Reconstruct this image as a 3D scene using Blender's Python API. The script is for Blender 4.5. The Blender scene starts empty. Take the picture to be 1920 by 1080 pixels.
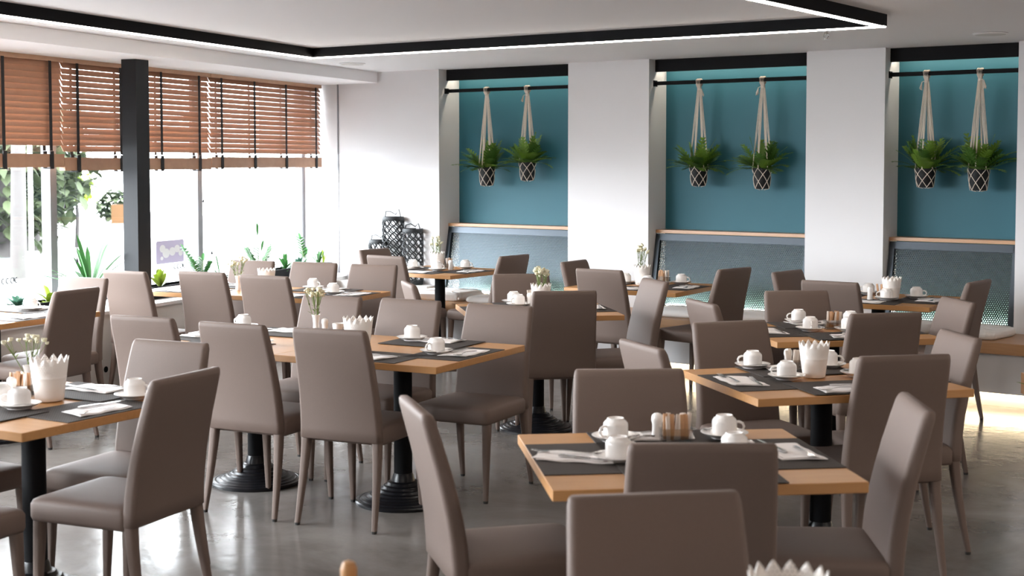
import bpy, math, random
from math import sin, cos, pi, radians as R_
from mathutils import Vector, Matrix

sc = bpy.context.scene
COL = sc.collection

# ------------------------------------------------------------------ camera
cam_d = bpy.data.cameras.new('camera')
cam = bpy.data.objects.new('camera', cam_d)
COL.objects.link(cam)
cam.location = (0, 0, 1.667)
cam.rotation_euler = (R_(90 - 3.079), 0, R_(35.4))
cam_d.sensor_width = 36
cam_d.lens = 49.5
cam_d.shift_y = -94 / 1920
cam_d.clip_start = 0.05
cam_d.dof.use_dof = True
cam_d.dof.focus_distance = 8.5
cam_d.dof.aperture_fstop = 4.5
sc.camera = cam

# ------------------------------------------------------------------ world, exposure
world = bpy.data.worlds.new('world')
sc.world = world
world.use_nodes = True
wn = world.node_tree
wn.nodes['Background'].inputs[0].default_value = (0.90, 0.93, 1.0, 1)
wn.nodes['Background'].inputs[1].default_value = 21.0
sc.view_settings.view_transform = 'Standard'
sc.view_settings.look = 'None'
sc.view_settings.gamma = 1
sc.view_settings.exposure = 0.76
sc.view_settings.use_curve_mapping = False
sc.cycles.max_bounces = 10
sc.cycles.diffuse_bounces = 6
sc.cycles.glossy_bounces = 4
sc.cycles.transparent_max_bounces = 16
sc.cycles.sample_clamp_indirect = 6
sc.cycles.caustics_reflective = False
sc.cycles.caustics_refractive = False
sc.cycles.use_denoising = True

# window-wall frame: WD runs along the window wall, WN points out through the glass
WA = R_(104.6)
WD = Vector((cos(WA), sin(WA)))
WN = Vector((-sin(WA), cos(WA)))
YW = 10.1          # face of the niche wall
CEIL = 2.51
def WP(off, t):
    p = WN * off + WD * t
    return (p.x, p.y)
def WT(off, y=YW):
    return (y - WN.y * off) / WD.y

# daylight portal at the glass, and two unseen warm fill lights added overhead
def area(name, loc, rot, sx, sy, power=0, color=(1, 1, 1), portal=False):
    d = bpy.data.lights.new(name, 'AREA')
    d.shape = 'RECTANGLE'; d.size = sx; d.size_y = sy; d.energy = power; d.color = color
    if portal:
        d.cycles.is_portal = True
    o = bpy.data.objects.new(name, d); COL.objects.link(o)
    o.location = loc; o.rotation_euler = rot
    return o
_p = WP(6.98, 4.65)
area('window_daylight', (_p[0], _p[1], 1.5), (R_(90), 0, WA + R_(180)), 15.6, 1.85, portal=True)
area('fill_light', (1.9, 5.2, 2.46), (0, 0, 0), 1.2, 1.2, 54, (1.0, 0.86, 0.72))
area('fill_light', (0.2, -1.2, 2.46), (0, 0, 0), 1.2, 1.2, 30, (1.0, 0.86, 0.72))

# ------------------------------------------------------------------ materials
MATS = {}
def mat(name, col, rough=0.5, metal=0.0, spec=0.5, noise=0, nscale=8, bump=0, bscale=60, emit=None, estr=0, transl=0, coat=0):
    m = bpy.data.materials.new(name); m.use_nodes = True
    nt = m.node_tree; b = nt.nodes['Principled BSDF']
    b.inputs['Base Color'].default_value = (*col, 1)
    b.inputs['Roughness'].default_value = rough
    b.inputs['Metallic'].default_value = metal
    b.inputs['Specular IOR Level'].default_value = spec
    if coat: b.inputs['Coat Weight'].default_value = coat
    tc = nt.nodes.new('ShaderNodeTexCoord')
    if noise:
        n = nt.nodes.new('ShaderNodeTexNoise'); n.inputs['Scale'].default_value = nscale; n.inputs['Detail'].default_value = 4
        nt.links.new(tc.outputs['Object'], n.inputs['Vector'])
        mx = nt.nodes.new('ShaderNodeMix'); mx.data_type = 'RGBA'
        mx.inputs['A'].default_value = (*[c * (1 - noise) for c in col], 1)
        mx.inputs['B'].default_value = (*[min(1, c * (1 + noise)) for c in col], 1)
        nt.links.new(n.outputs['Fac'], mx.inputs['Factor'])
        nt.links.new(mx.outputs['Result'], b.inputs['Base Color'])
    if bump:
        n2 = nt.nodes.new('ShaderNodeTexNoise'); n2.inputs['Scale'].default_value = bscale; n2.inputs['Detail'].default_value = 3
        nt.links.new(tc.outputs['Object'], n2.inputs['Vector'])
        bp = nt.nodes.new('ShaderNodeBump'); bp.inputs['Strength'].default_value = bump; bp.inputs['Distance'].default_value = 0.002
        nt.links.new(n2.outputs['Fac'], bp.inputs['Height']); nt.links.new(bp.outputs['Normal'], b.inputs['Normal'])
    if emit:
        b.inputs['Emission Color'].default_value = (*emit, 1); b.inputs['Emission Strength'].default_value = estr
    if transl:
        out = nt.nodes['Material Output']; t = nt.nodes.new('ShaderNodeBsdfTranslucent'); t.inputs['Color'].default_value = (*col, 1)
        ms = nt.nodes.new('ShaderNodeMixShader'); ms.inputs[0].default_value = transl
        nt.links.new(b.outputs[0], ms.inputs[1]); nt.links.new(t.outputs[0], ms.inputs[2]); nt.links.new(ms.outputs[0], out.inputs['Surface'])
    MATS[name] = m
    return m

white_wall = mat('white_paint', (0.66, 0.648, 0.655), 0.7, bump=0.05, bscale=200)
ceil_m = mat('ceiling_paint', (0.80, 0.79, 0.805), 0.85)
teal = mat('teal_paint', (0.010, 0.097, 0.131), 0.6, noise=0.04, nscale=3)
black = mat('black_metal', (0.006, 0.006, 0.007), 0.7, spec=0.12)
blackiron = mat('black_cast_iron', (0.007, 0.007, 0.009), 0.3, spec=0.4)
ledge_m = mat('ledge_paint', (0.62, 0.60, 0.58), 0.6)
grey_m = mat('mullion_grey', (0.20, 0.20, 0.215), 0.45)
fabric = mat('taupe_upholstery', (0.143, 0.101, 0.083), 0.62, spec=0.35, noise=0.10, nscale=350, bump=0.25, bscale=700)
tip_m = mat('dark_leg_tip', (0.02, 0.018, 0.017), 0.6)
china = mat('white_china', (0.86, 0.82, 0.79), 0.16, spec=0.6)
plastic_w = mat('white_pot', (0.84, 0.79, 0.74), 0.45)
paper = mat('white_paper_napkin', (0.86, 0.81, 0.79), 0.8)
steel = mat('cutlery_steel', (0.55, 0.54, 0.53), 0.22, metal=1)
mat_brown = None
rope = mat('cotton_rope', (0.66, 0.58, 0.50), 0.9, bump=0.5, bscale=300)
potblk = mat('dark_plant_pot', (0.012, 0.012, 0.013), 0.6, spec=0.2)
cush_m = mat('white_fleece', (0.80, 0.77, 0.74), 0.95, bump=0.8, bscale=90)
leafA = mat('fern_green', (0.135, 0.245, 0.03), 0.45, noise=0.5, nscale=14, transl=0.25)
leafB = mat('fern_dark_green', (0.06, 0.14, 0.022), 0.45, noise=0.4, nscale=14, transl=0.2)
leafC = mat('houseplant_green', (0.035, 0.13, 0.03), 0.4, noise=0.4, nscale=12, transl=0.12)
leafD = mat('yellow_green_leaf', (0.16, 0.22, 0.018), 0.4, noise=0.4, nscale=12, transl=0.12)
leafE = mat('succulent_green', (0.05, 0.13, 0.085), 0.5, noise=0.3, nscale=12, transl=0.1)
stem_m = mat('flower_stem', (0.14, 0.18, 0.05), 0.6)
flower_m = mat('cream_flower', (0.66, 0.62, 0.45), 0.8, noise=0.25, nscale=120)
kraft = mat('brown_sachet', (0.46, 0.25, 0.125), 0.6, noise=0.2, nscale=60)
sugar_w = mat('white_sachet', (0.72, 0.62, 0.54), 0.6, noise=0.1, nscale=60)
tape_m = mat('black_ladder_tape', (0.012, 0.011, 0.012), 0.8)
slat_m = mat('blind_wood', (0.37, 0.205, 0.13), 0.5, noise=0.12, nscale=18, transl=0.16)
stack_m = mat('blind_stack_wood', (0.47, 0.28, 0.18), 0.55, noise=0.15, nscale=18)
lantern_m = mat('black_wicker', (0.012, 0.014, 0.016), 0.6)
soil = mat('soil', (0.03, 0.022, 0.016), 0.9, noise=0.4, nscale=60)
led_w = mat('led_white', (1, 1, 1), 0.5, emit=(1.0, 0.91, 0.82), estr=25)
led_niche = mat('led_niche', (1, 1, 1), 0.5, emit=(1.0, 0.89, 0.72), estr=15)
led_mesh = mat('led_bench_back', (1, 1, 1), 0.5, emit=(0.95, 1.0, 0.88), estr=34)
led_floor = mat('led_bench_plinth', (1, 1, 1), 0.5, emit=(1.0, 0.80, 0.50), estr=22)
spk_m = mat('speaker_grille', (0.60, 0.59, 0.58), 0.7)
chrome = mat('chrome', (0.6, 0.6, 0.6), 0.2, metal=1)
soffit_lamp = mat('lamp_glass', (0.9, 0.9, 0.85), 0.4, emit=(1, 0.85, 0.65), estr=6)
pave = mat('bright_paving', (0.12, 0.12, 0.12), 0.9, noise=0.05)
bark = mat('pale_bark', (0.042, 0.037, 0.035), 0.9, noise=0.3, nscale=4)
treegreen = mat('tree_foliage', (0.020, 0.030, 0.007), 0.8, noise=0.5, nscale=3)
outwhite = mat('street_white', (0.80, 0.79, 0.77), 0.8)
orange_m = mat('street_orange', (0.10, 0.045, 0.012), 0.7)
sticker_m = mat('lavender_sticker', (0.55, 0.50, 0.66), 0.6, transl=0.08)
sticker_w = mat('sticker_white', (0.85, 0.85, 0.88), 0.6)
niche_low = mat('glow_tinted_wall', (0.10, 0.175, 0.165), 0.7)  # glow of the backrest strip worked into the colour, paler than the teal
darkwall = mat('back_room_paint', (0.72, 0.68, 0.65), 0.8)

def wood(name, base, dark, scale=(1.2, 14, 14), rough=0.35):
    m = bpy.data.materials.new(name); m.use_nodes = True
    nt = m.node_tree; b = nt.nodes['Principled BSDF']; b.inputs['Roughness'].default_value = rough
    tc = nt.nodes.new('ShaderNodeTexCoord'); mp = nt.nodes.new('ShaderNodeMapping'); mp.inputs['Scale'].default_value = scale
    n = nt.nodes.new('ShaderNodeTexNoise'); n.inputs['Scale'].default_value = 5; n.inputs['Detail'].default_value = 6; n.inputs['Distortion'].default_value = 0.6
    mx = nt.nodes.new('ShaderNodeMix'); mx.data_type = 'RGBA'
    mx.inputs['A'].default_value = (*dark, 1); mx.inputs['B'].default_value = (*base, 1)
    nt.links.new(tc.outputs['Object'], mp.inputs['Vector']); nt.links.new(mp.outputs[0], n.inputs['Vector'])
    nt.links.new(n.outputs['Fac'], mx.inputs['Factor']); nt.links.new(mx.outputs['Result'], b.inputs['Base Color'])
    return m
oak = wood('oak_tabletop', (0.49, 0.245, 0.09), (0.37, 0.175, 0.056), rough=0.45)
oak_b = wood('oak_bench', (0.46, 0.25, 0.12), (0.32, 0.16, 0.07))
box_wood = wood('planter_wood', (0.36, 0.18, 0.09), (0.24, 0.11, 0.05))

def floor_mat():
    m = bpy.data.materials.new('polished_concrete'); m.use_nodes = True
    nt = m.node_tree; b = nt.nodes['Principled BSDF']
    tc = nt.nodes.new('ShaderNodeTexCoord')
    n = nt.nodes.new('ShaderNodeTexNoise'); n.inputs['Scale'].default_value = 1.3; n.inputs['Detail'].default_value = 9; n.inputs['Roughness'].default_value = 0.62; n.inputs['Distortion'].default_value = 0.7
    nt.links.new(tc.outputs['Object'], n.inputs['Vector'])
    r = nt.nodes.new('ShaderNodeValToRGB')
    r.color_ramp.elements[0].position = 0.3; r.color_ramp.elements[0].color = (0.105, 0.093, 0.084, 1)
    r.color_ramp.elements[1].position = 0.72; r.color_ramp.elements[1].color = (0.225, 0.205, 0.19, 1)
    nt.links.new(n.outputs['Fac'], r.inputs[0]); nt.links.new(r.outputs[0], b.inputs['Base Color'])
    n3 = nt.nodes.new('ShaderNodeTexNoise'); n3.inputs['Scale'].default_value = 2.6; n3.inputs['Detail'].default_value = 5
    nt.links.new(tc.outputs['Object'], n3.inputs['Vector'])
    mr = nt.nodes.new('ShaderNodeMapRange'); mr.inputs['To Min'].default_value = 0.13; mr.inputs['To Max'].default_value = 0.30
    nt.links.new(n3.outputs['Fac'], mr.inputs['Value']); nt.links.new(mr.outputs[0], b.inputs['Roughness'])
    b.inputs['Specular IOR Level'].default_value = 0.5
    n2 = nt.nodes.new('ShaderNodeTexNoise'); n2.inputs['Scale'].default_value = 9; n2.inputs['Detail'].default_value = 3
    nt.links.new(tc.outputs['Object'], n2.inputs['Vector'])
    bp = nt.nodes.new('ShaderNodeBump'); bp.inputs['Strength'].default_value = 0.22; bp.inputs['Distance'].default_value = 0.01
    nt.links.new(n2.outputs['Fac'], bp.inputs['Height']); nt.links.new(bp.outputs['Normal'], b.inputs['Normal'])
    return m
floor_m = floor_mat()

def weave_mat():
    m = bpy.data.materials.new('woven_placemat'); m.use_nodes = True
    nt = m.node_tree; b = nt.nodes['Principled BSDF']; b.inputs['Roughness'].default_value = 0.75; b.inputs['Specular IOR Level'].default_value = 0.25
    tc = nt.nodes.new('ShaderNodeTexCoord')
    w = nt.nodes.new('ShaderNodeTexChecker'); w.inputs['Scale'].default_value = 170
    w.inputs['Color1'].default_value = (0.058, 0.046, 0.040, 1); w.inputs['Color2'].default_value = (0.030, 0.023, 0.020, 1)
    nt.links.new(tc.outputs['Object'], w.inputs['Vector']); nt.links.new(w.outputs['Color'], b.inputs['Base Color'])
    return m
weave = weave_mat()

def glass_mat(name, gloss=0.06, tint=(0.97, 0.99, 0.98)):
    m = bpy.data.materials.new(name); m.use_nodes = True
    nt = m.node_tree; nt.nodes.remove(nt.nodes['Principled BSDF']); out = nt.nodes['Material Output']
    t = nt.nodes.new('ShaderNodeBsdfTransparent'); t.inputs[0].default_value = (*tint, 1)
    g = nt.nodes.new('ShaderNodeBsdfGlossy'); g.inputs['Roughness'].default_value = 0.02
    mx = nt.nodes.new('ShaderNodeMixShader'); mx.inputs[0].default_value = gloss
    nt.links.new(t.outputs[0], mx.inputs[1]); nt.links.new(g.outputs[0], mx.inputs[2]); nt.links.new(mx.outputs[0], out.inputs['Surface'])
    return m
pane_m = glass_mat('window_glass', 0.04)
tumbler_m = glass_mat('clear_glass_holder', 0.22, (0.9, 0.9, 0.9))

def hole_mat(name, base, pitch, rad, rough=0.35, metal=0.6, axes='XY', zband=None):
    """sheet with a regular pattern of round holes punched through it"""
    m = bpy.data.materials.new(name); m.use_nodes = True
    nt = m.node_tree; b = nt.nodes['Principled BSDF']; out = nt.nodes['Material Output']
    b.inputs['Base Color'].default_value = (*base, 1); b.inputs['Roughness'].default_value = rough; b.inputs['Metallic'].default_value = metal
    L = nt.links.new
    if axes == 'XY':
        tc = nt.nodes.new('ShaderNodeTexCoord'); src = tc.outputs['Object']
    else:
        uv = nt.nodes.new('ShaderNodeUVMap'); uv.uv_map = 'UVMap'; src = uv.outputs[0]
    def lattice(off):
        a = nt.nodes.new('ShaderNodeVectorMath'); a.operation = 'MULTIPLY_ADD'
        a.inputs[1].default_value = (1 / pitch, 1 / (pitch * 1.732), 0); a.inputs[2].default_value = (off, off, 0)
        L(src, a.inputs[0])
        f = nt.nodes.new('ShaderNodeVectorMath'); f.operation = 'FRACTION'; L(a.outputs[0], f.inputs[0])
        s = nt.nodes.new('ShaderNodeVectorMath'); s.operation = 'SUBTRACT'; s.inputs[1].default_value = (0.5, 0.5, 0); L(f.outputs[0], s.inputs[0])
        k = nt.nodes.new('ShaderNodeVectorMath'); k.operation = 'MULTIPLY'; k.inputs[1].default_value = (pitch, pitch * 1.732, 0); L(s.outputs[0], k.inputs[0])
        ln = nt.nodes.new('ShaderNodeVectorMath'); ln.operation = 'LENGTH'; L(k.outputs[0], ln.inputs[0])
        return ln.outputs['Value']
    mn = nt.nodes.new('ShaderNodeMath'); mn.operation = 'MINIMUM'; L(lattice(0.0), mn.inputs[0]); L(lattice(0.5), mn.inputs[1])
    lt = nt.nodes.new('ShaderNodeMath'); lt.operation = 'LESS_THAN'; lt.inputs[1].default_value = rad; L(mn.outputs[0], lt.inputs[0])
    fac = lt.outputs[0]
    if zband is not None:
        sx = nt.nodes.new('ShaderNodeSeparateXYZ'); L(src, sx.inputs[0])
        gt = nt.nodes.new('ShaderNodeMath'); gt.operation = 'GREATER_THAN'; gt.inputs[1].default_value = zband; L(sx.outputs['Y'], gt.inputs[0])
        mu = nt.nodes.new('ShaderNodeMath'); mu.operation = 'MULTIPLY'; L(fac, mu.inputs[0]); L(gt.outputs[0], mu.inputs[1]); fac = mu.outputs[0]
    tr = nt.nodes.new('ShaderNodeBsdfTransparent')
    mx = nt.nodes.new('ShaderNodeMixShader'); L(fac, mx.inputs[0]); L(b.outputs[0], mx.inputs[1]); L(tr.outputs[0], mx.inputs[2]); L(mx.outputs[0], out.inputs['Surface'])
    return m
perf_m = hole_mat('perforated_steel', (0.036, 0.044, 0.050), 0.0165, 0.0050, 0.30, 0.85)
lace_m = hole_mat('lace_pot_white', (0.85, 0.79, 0.74), 0.0085, 0.0014, 0.45, 0.0, axes='UV', zband=0.083)

# ------------------------------------------------------------------ mesh helpers
class MB:
    def __init__(s): s.v = []; s.f = []; s.uv = None
    def add(s, vs, fs):
        o = len(s.v); s.v += [tuple(v) for v in vs]; s.f += [tuple(i + o for i in f) for f in fs]
    def box(s, c, size, rz=0, M=None):
        hx, hy, hz = size[0] / 2, size[1] / 2, size[2] / 2
        vs = [Vector((x, y, z)) for x in (-hx, hx) for y in (-hy, hy) for z in (-hz, hz)]
        m = Matrix.Translation(c) @ (M.to_4x4() if M is not None else Matrix.Rotation(rz, 4, 'Z'))
        s.add([m @ v for v in vs], [(0, 1, 3, 2), (4, 6, 7, 5), (0, 4, 5, 1), (2, 3, 7, 6), (0, 2, 6, 4), (1, 5, 7, 3)])
    def prism(s, poly, z0, z1):
        n = len(poly)
        a = sum(poly[i][0] * poly[(i + 1) % n][1] - poly[(i + 1) % n][0] * poly[i][1] for i in range(n))
        if a < 0: poly = poly[::-1]
        vs = [(x, y, z0) for x, y in poly] + [(x, y, z1) for x, y in poly]
        s.add(vs, [tuple(range(n))[::-1], tuple(range(n, 2 * n))] + [(i, (i + 1) % n, n + (i + 1) % n, n + i) for i in range(n)])
    def loft(s, rings, cap=True, close=True):
        n = len(rings[0]); vs = [v for r in rings for v in r]; fs = []
        for k in range(len(rings) - 1):
            for i in range(n if close else n - 1):
                j = (i + 1) % n
                fs.append((k * n + i, k * n + j, (k + 1) * n + j, (k + 1) * n + i))
        if cap:
            fs.append(tuple(range(n))[::-1]); m = (len(rings) - 1) * n; fs.append(tuple(range(m, m + n)))
        s.add(vs, fs)
    def lathe(s, prof, c=(0, 0, 0), seg=24, capb=True, capt=True):
        rings = [[(c[0] + r * cos(2 * pi * i / seg), c[1] + r * sin(2 * pi * i / seg), c[2] + z) for i in range(seg)] for r, z in prof]
        n = seg; vs = [v for r in rings for v in r]; fs = []
        for k in range(len(rings) - 1):
            for i in range(n):
                j = (i + 1) % n; fs.append((k * n + i, k * n + j, (k + 1) * n + j, (k + 1) * n + i))
        if capb: fs.append(tuple(range(n))[::-1])
        if capt: m = (len(rings) - 1) * n; fs.append(tuple(range(m, m + n)))
        s.add(vs, fs)
    def tube(s, pts, r, seg=6, closed=False):
        pts = [Vector(p) for p in pts]; n = len(pts); rings = []
        up = Vector((0.123, 0.31, 0.94)).normalized()
        for i, p in enumerate(pts):
            if closed: t = pts[(i + 1) % n] - pts[i - 1]
            else: t = pts[min(i + 1, n - 1)] - pts[max(i - 1, 0)]
            if t.length < 1e-9: t = Vector((0, 0, 1))
            t.normalize()
            a = t.cross(up)
            if a.length < 1e-3: a = t.cross(Vector((1, 0, 0)))
            a.normalize(); b = t.cross(a)
            rr = r[i] if isinstance(r, (list, tuple)) else r
            rings.append([p + a * rr * cos(2 * pi * k / seg) + b * rr * sin(2 * pi * k / seg) for k in range(seg)])
        if closed: rings.append(rings[0])
        s.loft(rings, cap=not closed)
    def ball(s, c, r, seg=8, rings=5):
        pr = [(max(1e-4, r[0] * sin(pi * k / rings)), -r[1] * cos(pi * k / rings)) for k in range(rings + 1)]
        s.lathe(pr, c, seg)
    def leaf(s, base, d, up, length, width, droop=0.3, n=5, fold=0.15, shape=0.45):
        """a pointed blade bent along its length"""
        d = Vector(d).normalized(); up = Vector(up); side = d.cross(up)
        if side.length < 1e-4: side = d.cross(Vector((1, 0, 0.1)))
        side.normalize(); nrm = side.cross(d).normalized()
        p = Vector(base); vs = []; fs = []; dd = d.copy(); step = length / n
        for k in range(n + 1):
            t = k / n; w = width * (math.sin(pi * min(1, (t * (1 - shape * 0.5) + 0.06))) ** 0.8) if k < n else 0.001
            vs += [p - side * w / 2 + nrm * fold * w, p.copy(), p + side * w / 2 + nrm * fold * w]
            dd = (dd - Vector((0, 0, droop / n))).normalized(); p = p + dd * step
        for k in range(n):
            a = k * 3; fs += [(a, a + 1, a + 4, a + 3), (a + 1, a + 2, a + 5, a + 4)]
        s.add(vs, fs)
    def build(s, name, m, parent=None, smooth=40, loc=None, rz=None, rot=None):
        me = bpy.data.meshes.new(name); me.from_pydata(s.v, [], s.f); me.validate(); me.update()
        if m: me.materials.append(m)
        if smooth:
            for p in me.polygons: p.use_smooth = True
            me.set_sharp_from_angle(angle=R_(smooth))
        o = bpy.data.objects.new(name, me); COL.objects.link(o)
        if parent: o.parent = parent
        if loc is not None: o.location = loc
        if rz is not None: o.rotation_euler = (0, 0, rz)
        if rot is not None: o.rotation_euler = rot
        return o

def rrect(hx, hy, r, z, cx=0, cy=0, n=4):
    r = min(r, hx * 0.999, hy * 0.999); pts = []
    for sx, sy, a0 in ((1, 1, 0), (-1, 1, 90), (-1, -1, 180), (1, -1, 270)):
        for k in range(n + 1):
            a = R_(a0 + 90 * k / n)
            pts.append((cx + sx * (hx - r) + r * cos(a), cy + sy * (hy - r) + r * sin(a), z))
    return pts

def tag(o, label=None, cat=None, group=None, kind=None):
    if label: o['label'] = label
    if cat: o['category'] = cat
    if group: o['group'] = group
    if kind: o['kind'] = kind
    return o
def thing(name, label=None, cat=None, loc=(0, 0, 0), rz=0, group=None):
    o = bpy.data.objects.new(name, None); COL.objects.link(o); o.empty_display_size = 0.05
    o.location = loc; o.rotation_euler = (0, 0, rz)
    return tag(o, label, cat, group)
def struct(name, mb, m, smooth=0):
    return tag(mb.build(name, m, smooth=smooth), kind='structure')
def copy_tree(o, parent=None):
    c = o.copy(); COL.objects.link(c)
    if parent: c.parent = parent
    for ch in list(o.children): copy_tree(ch, c)
    return c
class Kind:
    """one built example; the first placement is the example itself, later ones are copies of it and its parts"""
    def __init__(s, root): s.root = root; s.used = False
    def put(s, loc, rz, label, cat, group=None, scale=None):
        o = s.root if not s.used else copy_tree(s.root)
        s.used = True
        o.location = loc; o.rotation_euler = (0, 0, rz)
        if scale: o.scale = scale
        return tag(o, label, cat, group)

# ================================================================== the room
m = MB(); m.prism([(-10.6, YW + 0.6), (-6.0, -4.2), (4.0, -4.2), (4.0, YW + 0.6)], -0.12, 0.0); struct('floor', m, floor_m)
m = MB(); m.prism([WP(7.05, WT(7.05, 10.6)), WP(7.05, -3.2), (4.0, -4.2), (4.0, 10.6)], CEIL, CEIL + 0.15); struct('ceiling', m, ceil_m)
m = MB(); m.prism([WP(5.9, WT(5.9)), WP(5.9, -3.0), WP(7.2, -3.0), WP(7.2, WT(7.2))], 2.41, CEIL - 0.001); struct('ceiling_beam', m, mat('beam_paint', (0.86, 0.855, 0.87), 0.8))
# niche wall: white pillars, headers behind the valances and returns
NX = [(-7.985, -6.59), (-5.80, -4.42), (-3.80, -2.84)]
YR = YW + 0.29
m = MB()
xs = [-10.3, NX[0][0], NX[0][1], NX[1][0], NX[1][1], NX[2][0], NX[2][1], 4.0]
for a, b in ((xs[0], xs[1]), (xs[2], xs[3]), (xs[4], xs[5]), (xs[6], xs[7])):
    m.prism([(a, YW), (b, YW), (b, YR + 0.2), (a, YR + 0.2)], 0.0, CEIL)
struct('wall_back', m, white_wall)
m = MB(); m.prism([(-8.34, YW - 0.012), (NX[0][0], YW - 0.012), (NX[0][0], YW + 0.001), (-8.34, YW + 0.001)], 0.0, CEIL); struct('wall_back_pier', m, white_wall)
for (a, b), nm in zip(NX, ('left', 'middle', 'right')):
    m = MB(); m.prism([(a, YR), (b, YR), (b, YR + 0.18), (a, YR + 0.18)], 0.0, CEIL); struct('wall_niche_' + nm, m, teal)
    m = MB(); m.prism([(a, YR - 0.004), (b, YR - 0.004), (b, YR + 0.001), (a, YR + 0.001)], 0.461, 1.08); struct('wall_niche_%s_lower' % nm, m, niche_low)  # added overlay, tinted so the strip glow reads whitish green instead of cyan
m = MB(); m.prism([(-9.235, YW - 0.008), (-9.22, YW - 0.008), (-9.22, YW + 0.002), (-9.235, YW + 0.002)], 0.6, 2.41); struct('trim_1', m, grey_m)
# rest of the room, behind and beside the camera
m = MB(); m.box((4.05, 3.2, 1.25), (0.1, 15, 2.52)); struct('wall_right', m, darkwall)
m = MB(); m.box((-2, -4.25, 1.25), (15, 0.1, 2.52)); struct('wall_front', m, darkwall)
# low wall under the windows, its ledge, and the ledge in front of the back wall
m = MB()
m.prism([WP(6.3, WT(6.3)), WP(6.3, -3.0), WP(7.0, -3.0), WP(7.0, WT(7.0))], 0.0, 0.575)
m.prism([(-9.4, 9.905), (-7.99, 9.905), (-7.99, YW), (-9.4, YW)], 0.0, 0.542)
struct('wall_left', m, ledge_m)
m = MB(); m.prism([WP(6.28, WT(6.28)), WP(6.28, -3.0), WP(7.02, -3.0), WP(7.02, WT(7.02))], 0.575, 0.60); struct('trim_2', m, white_wall)
# windows: glass panes between grey posts
posts = [-2.95, -1.05, 0.85, 2.75, 4.66, 6.56, 8.473, 10.389, 12.2]
for k in range(len(posts) - 1):
    a, b = posts[k], posts[k + 1]
    m = MB(); w = 0.036
    for t in (a, b) if k == len(posts) - 2 else (a,):
        rr = [(WP(6.82, t - w)), (WP(6.82, t + w)), (WP(6.90, t + w)), (WP(6.90, t - w))]; m.prism(rr, 0.60, 2.41)
    m.prism([WP(6.82, a), WP(6.82, b), WP(6.90, b), WP(6.90, a)], 0.60, 0.635)
    fr = tag(m.build('window_%d' % (k + 1), grey_m, smooth=0), kind='structure')
    m = MB(); m.prism([WP(6.855, a + w), WP(6.855, b - w), WP(6.865, b - w), WP(6.865, a + w)], 0.635, 2.41)
    m.build('glass_pane', pane_m, fr, smooth=0)
# black steel column inside the windows
m = MB(); cpt = WP(6.22, 8.65); m.box((cpt[0], cpt[1], 1.205), (0.155, 0.125, 2.41), WA + R_(-90) + R_(90)); struct('column', m, mat('black_column', (0.010, 0.011, 0.013), 0.5, spec=0.25))
# black valances over the niches and their light strips
for i, ((a, b), nm) in enumerate(zip(NX, ('left', 'middle', 'right'))):
    m = MB(); m.box(((a + b) / 2, YW + 0.115, 2.46), (b - a, 0.03, 0.10)); struct('trim_%d' % (i + 3), m, black)
    t = thing('niche_light', 'warm light strip above the %s teal niche behind its black valance' % nm, 'light', ((a + b) / 2, YW + 0.17, 2.47), 0, 'niche light strips')
    m = MB(); m.box((0, 0, 0.0), (b - a - 0.02, 0.03, 0.012)); m.build('light_strip', led_niche, t, 0)
    m = MB(); m.box((0, 0, 0.012), (b - a - 0.02, 0.04, 0.012)); m.build('housing', black, t, 0)

# LED frame on the ceiling: three black bars glowing underneath
t = thing('ceiling_light_frame', 'large black rectangular light frame on the ceiling with glowing white underside', 'light', (-5.1, 7.8, CEIL))
CL, CR = Vector((-7.31, 7.72)), Vector((-2.97, 7.82))
def bar(p, q, w=0.05, h=0.068):
    d = (q - p); L = d.length; a = math.atan2(d.y, d.x); c = (p + q) / 2
    m = MB(); m.box((c.x + 5.1, c.y - 7.8, -h / 2), (L + w, w, h), a); o = m.build('light_bar', black, t, 0)
    m = MB(); m.box((c.x + 5.1, c.y - 7.8, -h - 0.003), (L + w - 0.004, w * 0.6, 0.008), a); m.build('light_strip', led_w, o, 0)
bar(CL, CR)
bar(CL + (Vector((-6.53, 4.53)) - CL) * 0.011, CL + (Vector((-6.53, 4.53)) - CL) * 2.0)
bar(CR - Vector((0.0, 0.05)), Vector((-2.985, 2.2)))
# discs and a sprinkler on the ceiling
for x, y, lab in ((-8.13, 9.08, 'flat round white ceiling speaker near the window corner'), (-2.82, 9.37, 'flat round white ceiling speaker in front of the right teal niche')):
    s = thing('ceiling_speaker', lab, 'ceiling speaker', (x, y, CEIL), 0, 'ceiling speakers')
    m = MB(); m.lathe([(0.11, 0), (0.115, -0.004), (0.105, -0.010)], seg=32); m.build('rim', ceil_m, s)
    m = MB(); m.lathe([(0.10, -0.006), (0.098, -0.012), (0.05, -0.014)], seg=32); m.build('grille', spk_m, s)
for x, y, lab in ((1.9, 5.2, 'added unseen square housing for the fill light over the right side'), (0.2, -1.2, 'added unseen square housing for the fill light behind the camera')):  # housings invented for the two added fill lights
    s = thing('fill_light_housing', lab, 'lamp', (x, y, CEIL), 0, 'added fill light housings')
    m = MB(); m.box((0, 0, -0.012), (1.26, 1.26, 0.022)); m.build('housing', ceil_m, s, 0)
s = thing('fire_sprinkler', 'small metal fire sprinkler hanging from the ceiling near the light frame corner', 'sprinkler', (-3.62, 8.57, CEIL))
m = MB(); m.lathe([(0.035, 0), (0.035, -0.006), (0.012, -0.010), (0.012, -0.028)], seg=16); m.build('collar', chrome, s)
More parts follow.
